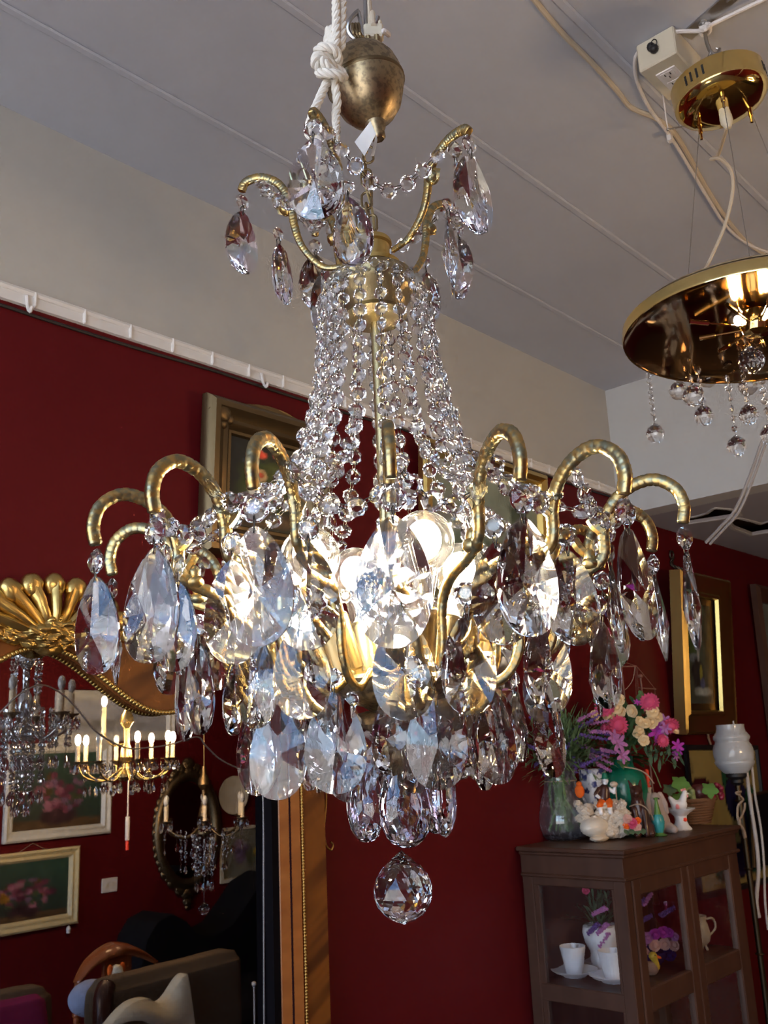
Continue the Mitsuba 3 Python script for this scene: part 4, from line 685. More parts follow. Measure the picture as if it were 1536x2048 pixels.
fol = cat(fol); fol.vertices[:, 1] = np.minimum(fol.vertices[:, 1], YL - .012); put(LB, 'leaf_sprays', fol, 'm_stem', False, kind='stuff')
for (x, y, dx, dy, L_, m_) in [(1090, 1435, -3, -9, .07, 0), (1108, 1470, 0, -10, .06, 0), (1140, 1480, 7, -6, .08, 0), (1130, 1502, 6, -7, .06, 0), (1152, 1485, 7, 5, .06, 0), (1090, 1535, -2, 8, .05, 0), (1075, 1527, -8, 5, .05, 0), (1165, 1455, 9, -4, .09, 0), (1180, 1440, 9, -5, .09, 0), (1185, 1470, 10, 2, .10, 0), (1175, 1515, 9, -5, .08, 0), (1150, 1530, 2, 8, .06, 0), (1165, 1530, 5, 6, .06, 0), (1060, 1490, -9, -3, .07, 0), (1075, 1450, -7, -7, .07, 0), (1120, 1440, 2, -9, .08, 0), (1215, 1465, 10, 2, .08, 0), (1200, 1505, 10, 3, .08, 0),
                            (1195, 1448, 10, -2, .09, 1), (1195, 1460, 10, 0, .07, 1), (1195, 1505, 9, 4, .09, 1), (1200, 1515, 9, 4, .09, 1), (1175, 1430, 10, -4, .09, 1), (1205, 1532, 9, 5, .06, 1), (1215, 1500, 9, 2, .06, 1), (1190, 1520, 8, 6, .06, 1)]:
    p = lvl(VP, x, y) + FWD * R_.normal() * .02 - FWD * .02; d = (dx * RGT + dy * DWN) / math.hypot(dx, dy) + FWD * R_.normal() * .2; d /= np.linalg.norm(d)
    sk = spike(p - d * L_ / 2, d, L_, .0075, int(x)); sk.vertices[:, 1] = np.minimum(sk.vertices[:, 1], YL - .012); put(LB, 'pink_spike' if m_ else 'lavender_spike', sk, 'm_lilac' if m_ else 'm_lavender', False)
    st = cr([mouth + (p - mouth) * .05, (mouth + p) / 2 + [0, 0, .02], p - d * L_ / 2], 4); put(LB, 'flower_stem', tube(st, .0016, 5), 'm_stem', True)
for (x, y, r) in ((1232, 1482, .036), (1240, 1506, .032), (1222, 1470, .028)): put(LB, 'lilac_lily', lily(lvl(VP, x, y) - FWD * .03, r, toward + np.array([.3, -.3, .1]), x), 'm_lilac', False)
for (x, y, dx, dy) in ((1060, 1525, -10, 1), (1070, 1522, -6, 4), (1165, 1500, 9, -3)): put(LB, 'broad_leaf', blade(mouth, (dx * RGT + dy * DWN) / 10 + [0, 0, .35], .14, .035, .3), 'm_brightleaf', False)
# green vase, its bouquet
GP = np.array([3.135, 1.745, CT])
solo('green_vase', 'glossy green ceramic vase with a rounded shoulder', 'vase', move(lathe([(0, 0), (.052, 0), (.060, .01), (.070, .06), (.078, .12), (.080, .16), (.074, .195), (.058, .215), (.042, .225), (.038, .240), (.040, .262), (.034, .262), (.032, .235), (0, .230)], 40), GP), 'm_greenvase', 40)
solo('vase_string', 'beige string looped over the green vase and brown figure', 'string', tube(cr([lvl(GP, x, y) - FWD * .09 for x, y in ((1235, 1520), (1262, 1525), (1280, 1535), (1293, 1552))], 6), .0022, 6), 'm_string')
FB = thing('mixed_bouquet', 'bouquet of pink pompons, cream roses and purple orchids in the green vase', 'flowers')
gm = GP + [0, 0, .25]; fol = []
for k in range(420):
    a, el = R_.uniform(0, 2 * math.pi), R_.uniform(-.1, 1.5); d = np.array([math.cos(a) * math.cos(el), math.sin(a) * math.cos(el) * .6, math.sin(el)]); p = gm + d * R_.uniform(.0, .15) * [1, .4, 1]
    fol.append(blade(p, d, R_.uniform(.03, .07), R_.uniform(.014, .028), .3))
for k in range(420):
    p = lvl(GP, R_.triangular(1195, 1275, 1350), R_.triangular(1400, 1465, 1520)) + FWD * R_.uniform(-.01, .05); d = p - gm + [0, 0, .02]; d /= np.linalg.norm(d); fol.append(blade(p, d + R_.normal(size=3) * .5, R_.uniform(.03, .05), R_.uniform(.010, .020), .2))
fol = cat(fol); fol.vertices[:, 1] = np.clip(fol.vertices[:, 1], 1.62, YL - .065); put(FB, 'foliage', fol, 'm_leaf', False, kind='stuff')
for kind, m_, lst in (('pink_pompon', 'm_pink', ((1203, 1408, 19), (1294, 1402, 19), (1230, 1446, 20), (1334, 1446, 17), (1318, 1476, 13), (1205, 1452, 12))), ('cream_rose', 'm_rose_cream', ((1232, 1395, 12), (1228, 1412, 12), (1238, 1420, 11), (1213, 1427, 12), (1260, 1417, 13), (1297, 1417, 13), (1311, 1431, 11), (1272, 1437, 10), (1283, 1440, 10), (1298, 1441, 13), (1272, 1454, 9), (1274, 1464, 12), (1280, 1474, 11), (1344, 1458, 7), (1184, 1425, 10))), ('purple_orchid', 'm_magenta', ((1309, 1460, 19), (1306, 1474, 12), (1348, 1486, 13), (1350, 1497, 12), (1205, 1390, 12), (1270, 1402, 7))), ('lilac_blossom', 'm_lilac', ((1324, 1438, 13), (1323, 1450, 12), (1343, 1506, 9), (1322, 1466, 10)))):
    for (x, y, r) in lst:
        c = lvl(GP, x, y) - FWD * (.02 + .03 * R_.random()); rr = r * ((c - EYE) @ FWD) / FOC * 1.12; ax_ = toward + R_.normal(size=3) * .35; ax_ /= np.linalg.norm(ax_)
        put(FB, kind, {'pink_pompon': pompon, 'cream_rose': rose}.get(kind, lily)(c, rr, ax_, x), m_, False)
fol = [blade(lvl(GP, R_.uniform(1275, 1345), R_.uniform(1480, 1512)) - FWD * .03, R_.normal(size=3) + [0, 0, -.4], .03, .012, .2) for _ in range(60)]
put(FB, 'pale_leaf_spray', cat(fol), 'm_greyleaf', False, kind='stuff')
put(FB, 'long_stem', tube(cr([lvl(GP, 1297, 1520), lvl(GP, 1310, 1545), lvl(GP, 1322, 1575)], 5), .002, 5), 'm_stem', True)
# model ship behind
SM = thing('model_ship', 'dark wooden model sailing ship standing behind the flowers', 'model ship')
S0 = np.array([3.21, 1.872, CT]); q = lambda x, y: lvl(S0, x, y)
hullp = [(-.17, .055), (-.12, .02), (.1, .02), (.16, .05), (.19, .07), (-.19, .075)]
put(SM, 'hull', hull([S0 + [x, s * w, z] for (x, z) in hullp for s, w in ((-1, .006 if z < .03 else .02), (1, .006 if z < .03 else .02))]), 'm_ship', False); put(SM, 'stand', rbx(S0[0] - .1, S0[0] + .1, S0[1] - .018, S0[1] + .018, CT, CT + .022, .003), 'm_ship', 20)
for (x, y0, y1) in ((1241, 1318, 1600), (1219, 1352, 1600), (1281, 1355, 1600)): put(SM, 'mast', rod(q(x, y0), np.r_[q(x, y0)[:2], CT + .06], .0035, 8), 'm_ship', True)
for (xa, ya, xb, yb) in ((1215, 1335, 1273, 1332), (1277, 1376, 1312, 1378), (1200, 1381, 1245, 1382)): put(SM, 'yard', rod(q(xa, ya), q(xb, yb), .0026, 8), 'm_ship', True)
for (xa, ya, xb, yb) in ((1241, 1322, 1215, 1335), (1241, 1322, 1273, 1332), (1216, 1336, 1195, 1380), (1273, 1332, 1310, 1377), (1222, 1366, 1243, 1381), (1272, 1333, 1272, 1420), (1275, 1334, 1277, 1420), (1219, 1362, 1195, 1378), (1245, 1382, 1245, 1420), (1310, 1378, 1311, 1430)): put(SM, 'rigging_line', rod(q(xa, ya), q(xb, yb), .0011, 5), 'm_ship', True)
for (xa, ya, r) in ((1219, 1350, 8), (1281, 1352, 6)): put(SM, 'crow_nest', ball(r * .0018, q(xa, ya), (1, 1, .7)), 'm_ship', True)
put(SM, 'hanging_line', tube(cr([q(1270, 1334), q(1266, 1358), q(1255, 1375), q(1246, 1382)], 5), .001, 5), 'm_string', True)
# goblet with an orange
B0 = np.array([3.02, 1.80, CT])
GB = thing('blue_white_goblet', 'blue and white patterned goblet on a dark metal stem behind the glass vase', 'goblet')
pat = lambda p, n, uv: mx((.62, .62, .66), (.04, .045, .16), ss(.47, .60, fb(p.x * 70, p.y * 70, p.z * 45)))
scene['m_bluewhite'] = {'type': 'twosided', 'bsdf': {'type': 'principled', 'roughness': .2, 'base_color': mikit.proc(pat)}}
put(GB, 'bowl', move(lathe([(0, .09), (.02, .092), (.034, .104), (.042, .14), (.045, .19), (.047, .225), (.044, .225), (.040, .14), (0, .105)], 32), B0), 'm_bluewhite', 40); put(GB, 'stem', move(lathe([(0, 0), (.032, 0), (.034, .006), (.010, .016), (.008, .04), (.014, .05), (.008, .06), (.010, .085), (.020, .092), (0, .094)], 24), B0), 'm_bronze', 40)
oc = lvl(B0, 1152, 1572) - FWD * .06; solo('orange_flower_bead', 'small orange and green ornament beside the goblet bowl', 'ornament', cat(ball(.018, oc, (.9, .9, 1.25)), ball(.010, oc + [0, 0, .024], (1, 1, .8))), 'm_orange')
# ---------------------------------------------------------------- small ornaments on the cabinet
def blob(parts, pitch=.004, it=8):
    """One continuous body out of hulls of spheres: [((p, r), (p, r)), ...]."""
    m = man.Manifold()
    for ch in parts:
        if len(ch) == 1: m = m + man.Manifold.sphere(ch[0][1], 24).translate(list(map(float, ch[0][0])))
        for (a, ra), (b, rb) in zip(ch, ch[1:]): m = m + man.Manifold.batch_hull([man.Manifold.sphere(ra, 20).translate(list(map(float, a))), man.Manifold.sphere(rb, 20).translate(list(map(float, b)))])
    g = m.refine_to_length(pitch).to_mesh(); t = trimesh.Trimesh(g.vert_properties[:, :3], g.tri_verts); trimesh.smoothing.filter_taubin(t, iterations=it); return t
V3 = lambda o, x, y, z: np.asarray(o) + x * RGT * [1, 1, 0] - y * FWD * [1, 1, 0] + np.array([0, 0, z])     # right, towards the lens, up
SP = on_top(1216, 1680); SP[2] = CT
SH = thing('shell_ornament', 'frilly cream shell-shaped ceramic basket with small pink flowers', 'ornament')
put(SH, 'glazed_shell', ball(.052, V3(SP, -.045, .02, .045), (1.15, .8, .62), 3), 'm_shellglaze', True)
fr = [ball(R_.uniform(.009, .019), V3(SP, R_.uniform(-.085, .075), R_.uniform(-.03, .03), .06 + R_.uniform(0, .065) * (1 - abs(k - 32) / 64)), (1, 1, .8), 2) for k in range(64)] + [ball(R_.uniform(.010, .020), V3(SP, R_.uniform(-.02, .08), R_.uniform(-.03, .04), R_.uniform(.016, .06)), (1, 1, .8), 2) for k in range(44)]
put(SH, 'frilled_body', bumpy(cat(fr).subdivide(), .0075, 210, 3), 'm_shell', 40)
put(SH, 'foot', bumpy(ball(.026, V3(SP, -.035, .035, .010), (1.6, 1, .42), 3), .003, 150), 'm_shell', 40)
for k, (x, z, r, m_) in enumerate(((.075, .052, .020, 'm_pink'), (.062, .066, .017, 'm_palepink'), (.090, .040, .016, 'm_palepink'), (.055, .046, .013, 'm_orange'), (.095, .06, .012, 'm_orange'))): put(SH, 'ceramic_flower', rose(V3(SP, x, .045, z), r, (toward + [0, 0, .3]) / 1.05, k), m_, False)
put(SH, 'ceramic_leaf', cat([blade(V3(SP, .05 + .02 * k, .04, .035), toward * .6 + [.3 - .2 * k, 0, -.3], .035, .022, .2) for k in range(4)]), 'm_greyleaf', False)
FP = SP + np.array([0, 0, .10]) - FWD * [1, 1, 0] * -.01
FG = thing('seated_figurine', 'small porcelain figurine in a green hat sitting on the shell ornament', 'figurine')
put(FG, 'body', blob([[(V3(FP, .0, 0, .025), .021), (V3(FP, .006, 0, .058), .017), (V3(FP, .010, 0, .074), .006), (V3(FP, .012, .002, .088), .0105)], [(V3(FP, -.008, .012, .02), .012), (V3(FP, -.022, .035, .012), .009), (V3(FP, -.02, .04, -.012), .007)], [(V3(FP, .014, .012, .02), .012), (V3(FP, .01, .035, .01), .009), (V3(FP, .012, .04, -.012), .007)], [(V3(FP, -.01, .004, .062), .007), (V3(FP, -.026, .012, .045), .006), (V3(FP, -.018, .024, .036), .005)], [(V3(FP, .022, .004, .062), .007), (V3(FP, .036, .010, .05), .006), (V3(FP, .040, .012, .066), .005)]]), 'm_porcelain', True)
put(FG, 'jacket', blob([[(V3(FP, .0, .001, .032), .0225), (V3(FP, .006, .001, .060), .0185)], [(V3(FP, -.012, .004, .062), .0085), (V3(FP, -.026, .012, .047), .0075)]]), 'm_brownfigure', True); put(FG, 'breeches', blob([[(V3(FP, -.008, .013, .02), .0135), (V3(FP, -.022, .036, .012), .0105)], [(V3(FP, .014, .013, .02), .0135), (V3(FP, .01, .036, .01), .0105)]]), 'm_orange', True)
put(FG, 'hat', move(lathe([(0, .022), (.007, .021), (.010, .012), (.011, .006), (.018, .003), (.018, .001), (0, 0)], 20), V3(FP, .012, 0, .093)), 'm_greenvase', 40); put(FG, 'staff', rod(V3(FP, .042, .012, -.03), V3(FP, .042, .012, .075), .0022, 6), 'm_string', True); put(FG, 'basket', ball(.012, V3(FP, .036, .018, .076), (1.4, 1, .8)), 'm_shell', True)
HP = on_top(1284, 1674); HP[2] = CT
HR = thing('brown_animal_figure', 'dark brown glossy seated animal figure in front of the green vase', 'figurine')
put(HR, 'body', blob([[(V3(HP, .005, -.01, .035), .036), (V3(HP, .0, -.005, .085), .029), (V3(HP, -.004, .004, .125), .019), (V3(HP, -.006, .014, .148), .021), (V3(HP, -.012, .036, .143), .011)], [(V3(HP, -.020, .018, .028), .014), (V3(HP, -.022, .026, .0125), .012), (V3(HP, -.024, .04, .010), .010)], [(V3(HP, .022, .012, .03), .020), (V3(HP, .026, .03, .012), .012)], [(V3(HP, -.02, .014, .09), .012), (V3(HP, -.018, .026, .04), .010), (V3(HP, -.018, .034, .010), .009)], [(V3(HP, .012, .014, .09), .012), (V3(HP, .010, .028, .04), .010), (V3(HP, .010, .034, .010), .009)], [(V3(HP, -.018, .008, .160), .008), (V3(HP, -.026, .002, .182), .003)], [(V3(HP, .008, .008, .160), .008), (V3(HP, .014, .002, .182), .003)]]), 'm_brownfigure', True)
put(HR, 'neck_cord', tube(cr([V3(HP, x, y, z) for x, y, z in ((-.035, .015, .10), (-.012, .034, .108), (.012, .034, .098), (.034, .02, .072), (.045, .0, .05))], 6), .0022, 6), 'm_string', True)
for s_ in (-.012, .0): put(HR, 'eye', ball(.0022, V3(HP, s_ - .002, .034, .152), sub=1), 'm_black', True)
KP = on_top(1305, 1655); KP[2] = CT
WC = thing('white_candlestick', 'slender white bottle-shaped holder with a red candle stub', 'candlestick')
put(WC, 'holder', move(lathe([(0, 0), (.030, 0), (.032, .01), (.030, .05), (.020, .075), (.011, .10), (.0095, .135), (.0125, .14), (.0125, .143), (0, .142)], 28), KP), 'm_porcelain', 40); put(WC, 'candle', move(lathe([(0, .14), (.0095, .14), (.0085, .205), (.004, .208), (0, .208)], 20), KP + [0, 0, 0]), 'm_redwax', 40); put(WC, 'candle_label', rbx(KP[0] - .004, KP[0] + .004, KP[1] - .0115, KP[1] - .0085, CT + .150, CT + .165, .001), 'm_grey_cable', 20)
BP = on_top(1328, 1668); BP[2] = CT; BP = BP + FWD * [.03, .03, 0]
BR = thing('plush_rabbit', 'grey-beige floppy rabbit figure behind the small green vase', 'figurine')
put(BR, 'body', blob([[(V3(BP, .0, 0, .034), .034), (V3(BP, -.004, 0, .075), .026), (V3(BP, -.012, .004, .112), .025)], [(V3(BP, .022, .02, .02), .018), (V3(BP, .034, .04, .014), .013)], [(V3(BP, -.02, .02, .02), .018), (V3(BP, -.03, .04, .014), .013)], [(V3(BP, -.03, .004, .128), .010), (V3(BP, -.040, .010, .10), .010), (V3(BP, -.038, .014, .07), .007)], [(V3(BP, .008, .004, .128), .010), (V3(BP, .018, .012, .10), .010), (V3(BP, .022, .016, .07), .007)]]), 'm_greyplush', True)
for s_ in (-.020, -.004): put(BR, 'eye', ball(.003, V3(BP, s_, .028, .116), sub=1), 'm_black', True)
put(BR, 'nose', ball(.0035, V3(BP, -.012, .030, .106), sub=1), 'm_pinkglaze', True)
TP = on_top(1320, 1672); TP[2] = CT
TV = thing('small_teal_vase', 'tiny green and turquoise glass vase on the cabinet front edge', 'vase')
put(TV, 'belly', move(lathe([(0, .008), (.012, .010), (.017, .022), (.0205, .045), (.018, .062), (.012, .070), (0, .07)], 28), TP), 'm_teal', 40); put(TV, 'neck', move(lathe([(.0125, .068), (.009, .085), (.006, .105), (.005, .118), (.0085, .124), (.007, .124), (.003, .117), (0, .10)], 28), TP), 'm_leafgreen', 40); put(TV, 'foot', move(lathe([(0, 0), (.022, 0), (.026, .003), (.014, .008), (.012, .012), (0, .012)], 28), TP), 'm_leafgreen', 40)
CP = on_top(1364, 1660); CP[2] = CT
FC = solo('footed_white_cup', 'white footed cup with a tiny red flower, a hen sitting on it', 'cup', move(lathe([(0, 0), (.034, 0), (.036, .004), (.026, .016), (.020, .032), (.022, .048), (.036, .060), (.052, .070), (.054, .074), (.050, .074), (.03, .062), (0, .056)], 36), CP), 'm_porcelain', 40)
put(FC, 'painted_flower', cat([ball(.0032, V3(CP, .010 + .004 * math.cos(a), .0215, .036 + .004 * math.sin(a)), (1, 1, 1), 1) for a in np.linspace(0, 5, 5)]), 'm_redwax', True)
HN = thing('ceramic_hen', 'white ceramic hen with pink comb perched on the footed cup', 'figurine'); H0 = CP + [0, 0, .066]
put(HN, 'body', blob([[(V3(H0, -.012, 0, .018), .017), (V3(H0, .010, 0, .020), .019)], [(V3(H0, -.014, 0, .022), .015), (V3(H0, -.030, 0, .044), .007)], [(V3(H0, .012, 0, .026), .014), (V3(H0, .022, 0, .052), .010), (V3(H0, .026, 0, .060), .009)], [(V3(H0, .03, 0, .058), .005), (V3(H0, .039, 0, .056), .0018)]], .003), 'm_porcelain', True)
put(HN, 'comb', cat([ball(.005, V3(H0, .015 + .006 * k, 0, .069 + .001 * k), (1, .6, 1), 1) for k in range(3)]), 'm_pinkglaze', True); put(HN, 'wattle', ball(.004, V3(H0, .033, .002, .048), (1, .7, 1.4), 1), 'm_pinkglaze', True); put(HN, 'wing', ball(.012, V3(H0, -.010, .0145, .014), (1, .5, .8), 2), 'm_pinkglaze', True); put(HN, 'eye', ball(.0013, V3(H0, .030, .008, .062), sub=1), 'm_black', True)
QP = on_top(1398, 1648); QP[2] = CT; QP = QP + FWD * [.02, .02, 0]
BK = thing('wicker_basket', 'brown wicker basket filled with fruit at the right end of the cabinet', 'basket')
wk = [rope3(cr([[QP[0] + (.055 + .032 * z / .085) * 1.15 * math.cos(a), QP[1] + (.055 + .032 * z / .085) * .8 * math.sin(a), CT + .005 + z] for a in np.linspace(0, 2 * math.pi, 13)], 4), .0048, 28 + k) for k, z in enumerate(np.linspace(.002, .078, 9))]
put(BK, 'woven_wall', cat(wk), 'm_wicker', 40); put(BK, 'rim', rope3(cr([[QP[0] + .101 * math.cos(a), QP[1] + .071 * math.sin(a), CT + .088] for a in np.linspace(0, 2 * math.pi, 17)], 4), .0075, 24), 'm_wicker', 40); put(BK, 'base', move(lathe([(0, .001), (.05, .001), (.052, .006), (0, .006)], 30), QP), 'm_wicker', False)
put(BK, 'liner', move(lathe([(0, .03), (.05, .03), (.078, .085), (.072, .085), (.045, .036), (0, .036)], 30), QP), 'm_wicker', True)
GR = ball(.0105, sub=2); gd = mikit.ply(GR, 'm_grape', smooth=True); rd_ = mikit.ply(GR, 'm_redgrape', smooth=True)
gb = thing('green_grapes', 'bunch of pale green grapes spilling over the wicker basket rim', 'grapes')
for k in range(34): put(gb, 'grape', gd, None, to_world=T().translate(list(V3(QP, -.055 + R_.uniform(-.03, .045), .045 + R_.uniform(-.02, .018), .105 + R_.uniform(-.045, .045) - .0 * k))))
rb_ = thing('red_grapes', 'bunch of dark red grapes at the right side of the wicker basket', 'grapes')
for k in range(22): put(rb_, 'grape', rd_, None, to_world=T().translate(list(V3(QP, .075 + R_.uniform(-.03, .025), .02 + R_.uniform(-.02, .02), .112 + R_.uniform(-.02, .03)))))
solo('dark_apple', 'dark red apple lying in the wicker basket between the grapes', 'apple', move(lathe([(0, .012), (.012, .006), (.028, .012), (.036, .034), (.034, .056), (.020, .068), (.006, .064), (0, .06)], 30), V3(QP, .02, .012, .075)), 'm_apple', True)
for k, (x, y, s_, lab) in enumerate(((1352, 1560, 1.1, 'large green vine leaf at the left of the fruit basket'), (1350, 1592, 1.0, 'green vine leaf lying behind the ceramic hen'), (1410, 1572, 1.0, 'green vine leaf standing over the apple'), (1330, 1572, .8, 'yellowish vine leaf beside the red candle'))):
    a = np.linspace(0, 2 * math.pi, 41); r = .028 * s_ * (1 + .17 * np.cos(5 * a) + .06 * np.cos(15 * a)); pl2 = prism(np.c_[r * np.cos(a), r * np.sin(a)][:-1], .0015).subdivide(); pl2.vertices[:, 2] += .006 * np.cos(pl2.vertices[:, 0] * 90); M = np.eye(4); M[:3, :3] = ax_frame(toward + [0, 0, .5], RGT); M[:3, 3] = lvl(QP, x, y) - FWD * .05
    solo('vine_leaf', lab, 'leaf', move(pl2, M=M), 'm_greyleaf' if k == 3 else 'm_brightleaf', 40)
# ---------------------------------------------------------------- inside the cabinet
def cup_set(px, py, where):
    P = at(px, py, 2, zs); P[2] = zs + .001
    solo('white_saucer', f'white porcelain saucer {where}', 'saucer', move(lathe([(0, .001), (.035, 0), (.038, .004), (.060, .012), (.074, .020), (.075, .022), (.070, .021), (.04, .010), (0, .008)], 44), P), 'm_porcelain', 40)
    solo('white_cup', f'plain white porcelain cup {where}', 'cup', move(lathe([(0, .009), (.024, .009), (.027, .013), (.036, .060), (.042, .090), (.0405, .091), (.034, .06), (.025, .018), (0, .016)], 44), P), 'm_porcelain', 40)
cup_set(1150, 1953, 'at the left on the cabinet shelf'); cup_set(1228, 1964, 'nearest the front corner post of the cabinet')
P = at(1205, 1938, 2, zs) + FWD * .06; P[2] = zs + .001; solo('white_saucer', 'white saucer half hidden behind the front cup', 'saucer', move(lathe([(0, .001), (.035, 0), (.038, .004), (.060, .012), (.074, .020), (.075, .022), (.070, .021), (.04, .010), (0, .008)], 44), P), 'm_porcelain', 40)
P0 = np.array([2.98, 1.80, zs + .001]); solo('white_flowerpot', 'white porcelain pot of lavender inside the cabinet', 'pot', move(lathe([(0, 0), (.04, 0), (.042, .03), (.040, .05), (.055, .08), (.062, .11), (.058, .13), (.050, .135), (.046, .13), (.05, .10), (0, .07)], 36), P0), 'm_porcelain', 40)
CF = thing('cabinet_lavender', 'lavender with pink spikes and a red bud in the white pot inside the cabinet', 'flowers'); m0 = P0 + [0, 0, .12]; fol = []
for k in range(220):
    a, el = R_.uniform(0, 2 * math.pi), R_.uniform(.3, 1.5); d = np.array([math.cos(a) * math.cos(el), math.sin(a) * math.cos(el), math.sin(el)]); fol.append(blade(m0 + d * R_.uniform(0, .10), d + R_.normal(size=3) * .3, R_.uniform(.03, .06), .008, .2))
fol = cat(fol); fol.vertices[:] = np.clip(fol.vertices, [2.715, 1.56, 1.0], [3.48, 1.88, 1.24]); put(CF, 'leaf_sprays', fol, 'm_greyleaf', False, kind='stuff')
for (x, y, dx, dy, m_) in ((1194, 1815, -8, 4, 'm_lilac'), (1200, 1850, -6, 6, 'm_lilac'), (1203, 1872, -5, 8, 'm_lilac'), (1182, 1850, -6, 6, 'm_lavender'), (1275, 1800, 6, -6, 'm_lavender'), (1285, 1830, 8, -4, 'm_lavender'), (1290, 1790, 5, -7, 'm_lilac'), (1330, 1815, 8, -5, 'm_lavender')):
    p = lvl(P0, x, y) - FWD * .03; d = (dx * RGT + dy * DWN) / 10; put(CF, 'flower_spike', spike(p - d * .03, d, .06, .009, x), m_, False)
put(CF, 'red_bud', rose(lvl(P0, 1168, 1773) - FWD * .03, .014, toward, 1), 'm_pink', False)
P1 = np.array([3.06, 1.70, zs + .001]); BQ = thing('shelf_posy', 'low posy of purple and pale pink flowers behind the duck', 'flowers')
put(BQ, 'dark_bowl', move(lathe([(0, 0), (.05, 0), (.075, .03), (.08, .05), (.074, .05), (.05, .012), (0, .01)], 30), P1), 'm_navy', True)
for k, (x, y, r, m_) in enumerate(((1290, 1870, 12, 'm_lilac'), (1306, 1862, 12, 'm_magenta'), (1322, 1858, 13, 'm_magenta'), (1334, 1860, 10, 'm_magenta'), (1280, 1880, 12, 'm_lilac'), (1305, 1885, 13, 'm_palepink'), (1325, 1882, 13, 'm_palepink'), (1343, 1885, 12, 'm_palepink'), (1285, 1900, 12, 'm_palepink'), (1345, 1868, 9, 'm_lilac'), (1300, 1905, 11, 'm_navy'), (1335, 1903, 14, 'm_navy'), (1290, 1915, 10, 'm_navy'))): c = lvl(P1, x, y) - FWD * .02; put(BQ, 'blossom', rose(c, r * ((c - EYE) @ FWD) / FOC, toward + R_.normal(size=3) * .2, k), m_, False)
P2 = at(1300, 1952, 2, zs); P2[2] = zs + .001; DK = thing('duck_figurine', 'small duck figurine with a yellow head on the cabinet shelf', 'figurine')
put(DK, 'body', blob([[(V3(P2, -.03, 0, .022), .020), (V3(P2, .008, 0, .021), .021)], [(V3(P2, -.035, 0, .028), .014), (V3(P2, -.058, 0, .034), .006)]]), 'm_duck', True); put(DK, 'head', blob([[(V3(P2, .022, .002, .026), .012), (V3(P2, .020, .004, .045), .009), (V3(P2, .014, .006, .058), .0135)]], .003), 'm_yellow', True); put(DK, 'bill', blob([[(V3(P2, .026, .008, .056), .005), (V3(P2, .036, .010, .053), .0035)]], .002, 3), 'm_orange', True)
put(DK, 'eye', ball(.002, V3(P2, .018, .019, .062), sub=1), 'm_black', True)
P3 = at(1404, 1900, 2, zs); P3[2] = zs + .001; CM_ = thing('cream_jug', 'small cream footed jug behind the right cabinet door', 'jug')
put(CM_, 'body', move(lathe([(0, .014), (.016, .014), (.030, .028), (.035, .05), (.030, .08), (.024, .098), (.028, .112), (.026, .112), (.021, .098), (.026, .08), (0, .03)], 32), P3), 'm_creamcer', 40); put(CM_, 'handle', tube(cr([V3(P3, .024, 0, .10), V3(P3, .050, 0, .10), V3(P3, .056, 0, .07), V3(P3, .032, 0, .045)], 6), .004, 8), 'm_creamcer', True)
for a in (.4, 2.5, 4.6): put(CM_, 'foot', rod(P3 + [.014 * math.cos(a), .014 * math.sin(a), .018], P3 + [.022 * math.cos(a), .022 * math.sin(a), .0], .0045, 8), 'm_creamcer', True)
P4 = np.array([3.36, 1.76, zs + .001]); scene['m_pinkglass'] = {'type': 'thindielectric', 'int_ior': 1.5, 'specular_transmittance': rgb(.75, .25, .38)}
solo('pink_goblet', 'pink glass goblet behind the cream jug', 'goblet', move(lathe([(0, .002), (.03, .002), (.006, .01), (.004, .06), (.02, .075), (.036, .10), (.04, .15)], 30), P4), 'm_pinkglass', True)
# ---------------------------------------------------------------- lamp and cords at the right edge
LP = np.array([3.757, 1.60, 0]); LM = thing('standard_lamp', 'standing lamp with a ribbed white opal glass shade beside the cabinet', 'lamp')
def shz(y): return at(1466, y, 1, 1.6)[2]
px = lambda w: w * ((np.array([3.757, 1.6, 1.64]) - EYE) @ FWD) / FOC
put(LM, 'glass_shade', lathe([(px(r), shz(y)) for y, r in ((1547, 22), (1540, 29), (1532, 35), (1528, 37.5), (1524, 38.5), (1521, 36.5), (1517, 38), (1508, 39), (1498, 38.5), (1490, 36), (1485, 32.5), (1481, 32.5), (1477, 35.5), (1472, 35), (1468, 32), (1463, 28.5), (1456, 27), (1449, 27.5), (1449, 25.5), (1462, 26.5), (1484, 30.5), (1498, 36), (1512, 36), (1530, 33), (1544, 22))], 56).apply_translation(LP), 'm_opal', 55)
put(LM, 'collar', lathe([(0, shz(1548)), (px(20), shz(1548)), (px(20), shz(1554)), (px(12), shz(1560)), (px(13), shz(1566)), (px(7), shz(1572)), (0, shz(1573))], 30).apply_translation(LP), 'm_black', 40)
put(LM, 'pole', cat(rod(LP + [0, 0, .03], LP + [0, 0, shz(1572)], px(5.5), 14), *[ringm(px(7), px(2), 16, 6, LP + [0, 0, z]) for z in (1.45, 1.2, .9, .5)]), 'm_darkmetal', 40); put(LM, 'base', lathe([(0, 0), (.13, 0), (.13, .015), (.05, .03), (0, .035)], 40).apply_translation(LP), 'm_darkmetal', 40)
w_ = lambda x, y: at(x, y, 1, 1.56)
solo('twine_bow', 'frayed beige twine knotted round the lamp pole', 'twine', cat(rope3(cr([w_(*p) for p in ((1482, 1583), (1472, 1586), (1480, 1592), (1486, 1600), (1476, 1612), (1475, 1632), (1478, 1640), (1488, 1622), (1490, 1606))], 8), .0042, 40), rope3(cr([w_(*p) for p in ((1478, 1640), (1480, 1650), (1486, 1660), (1490, 1675))], 8), .007, 40)), 'm_string')
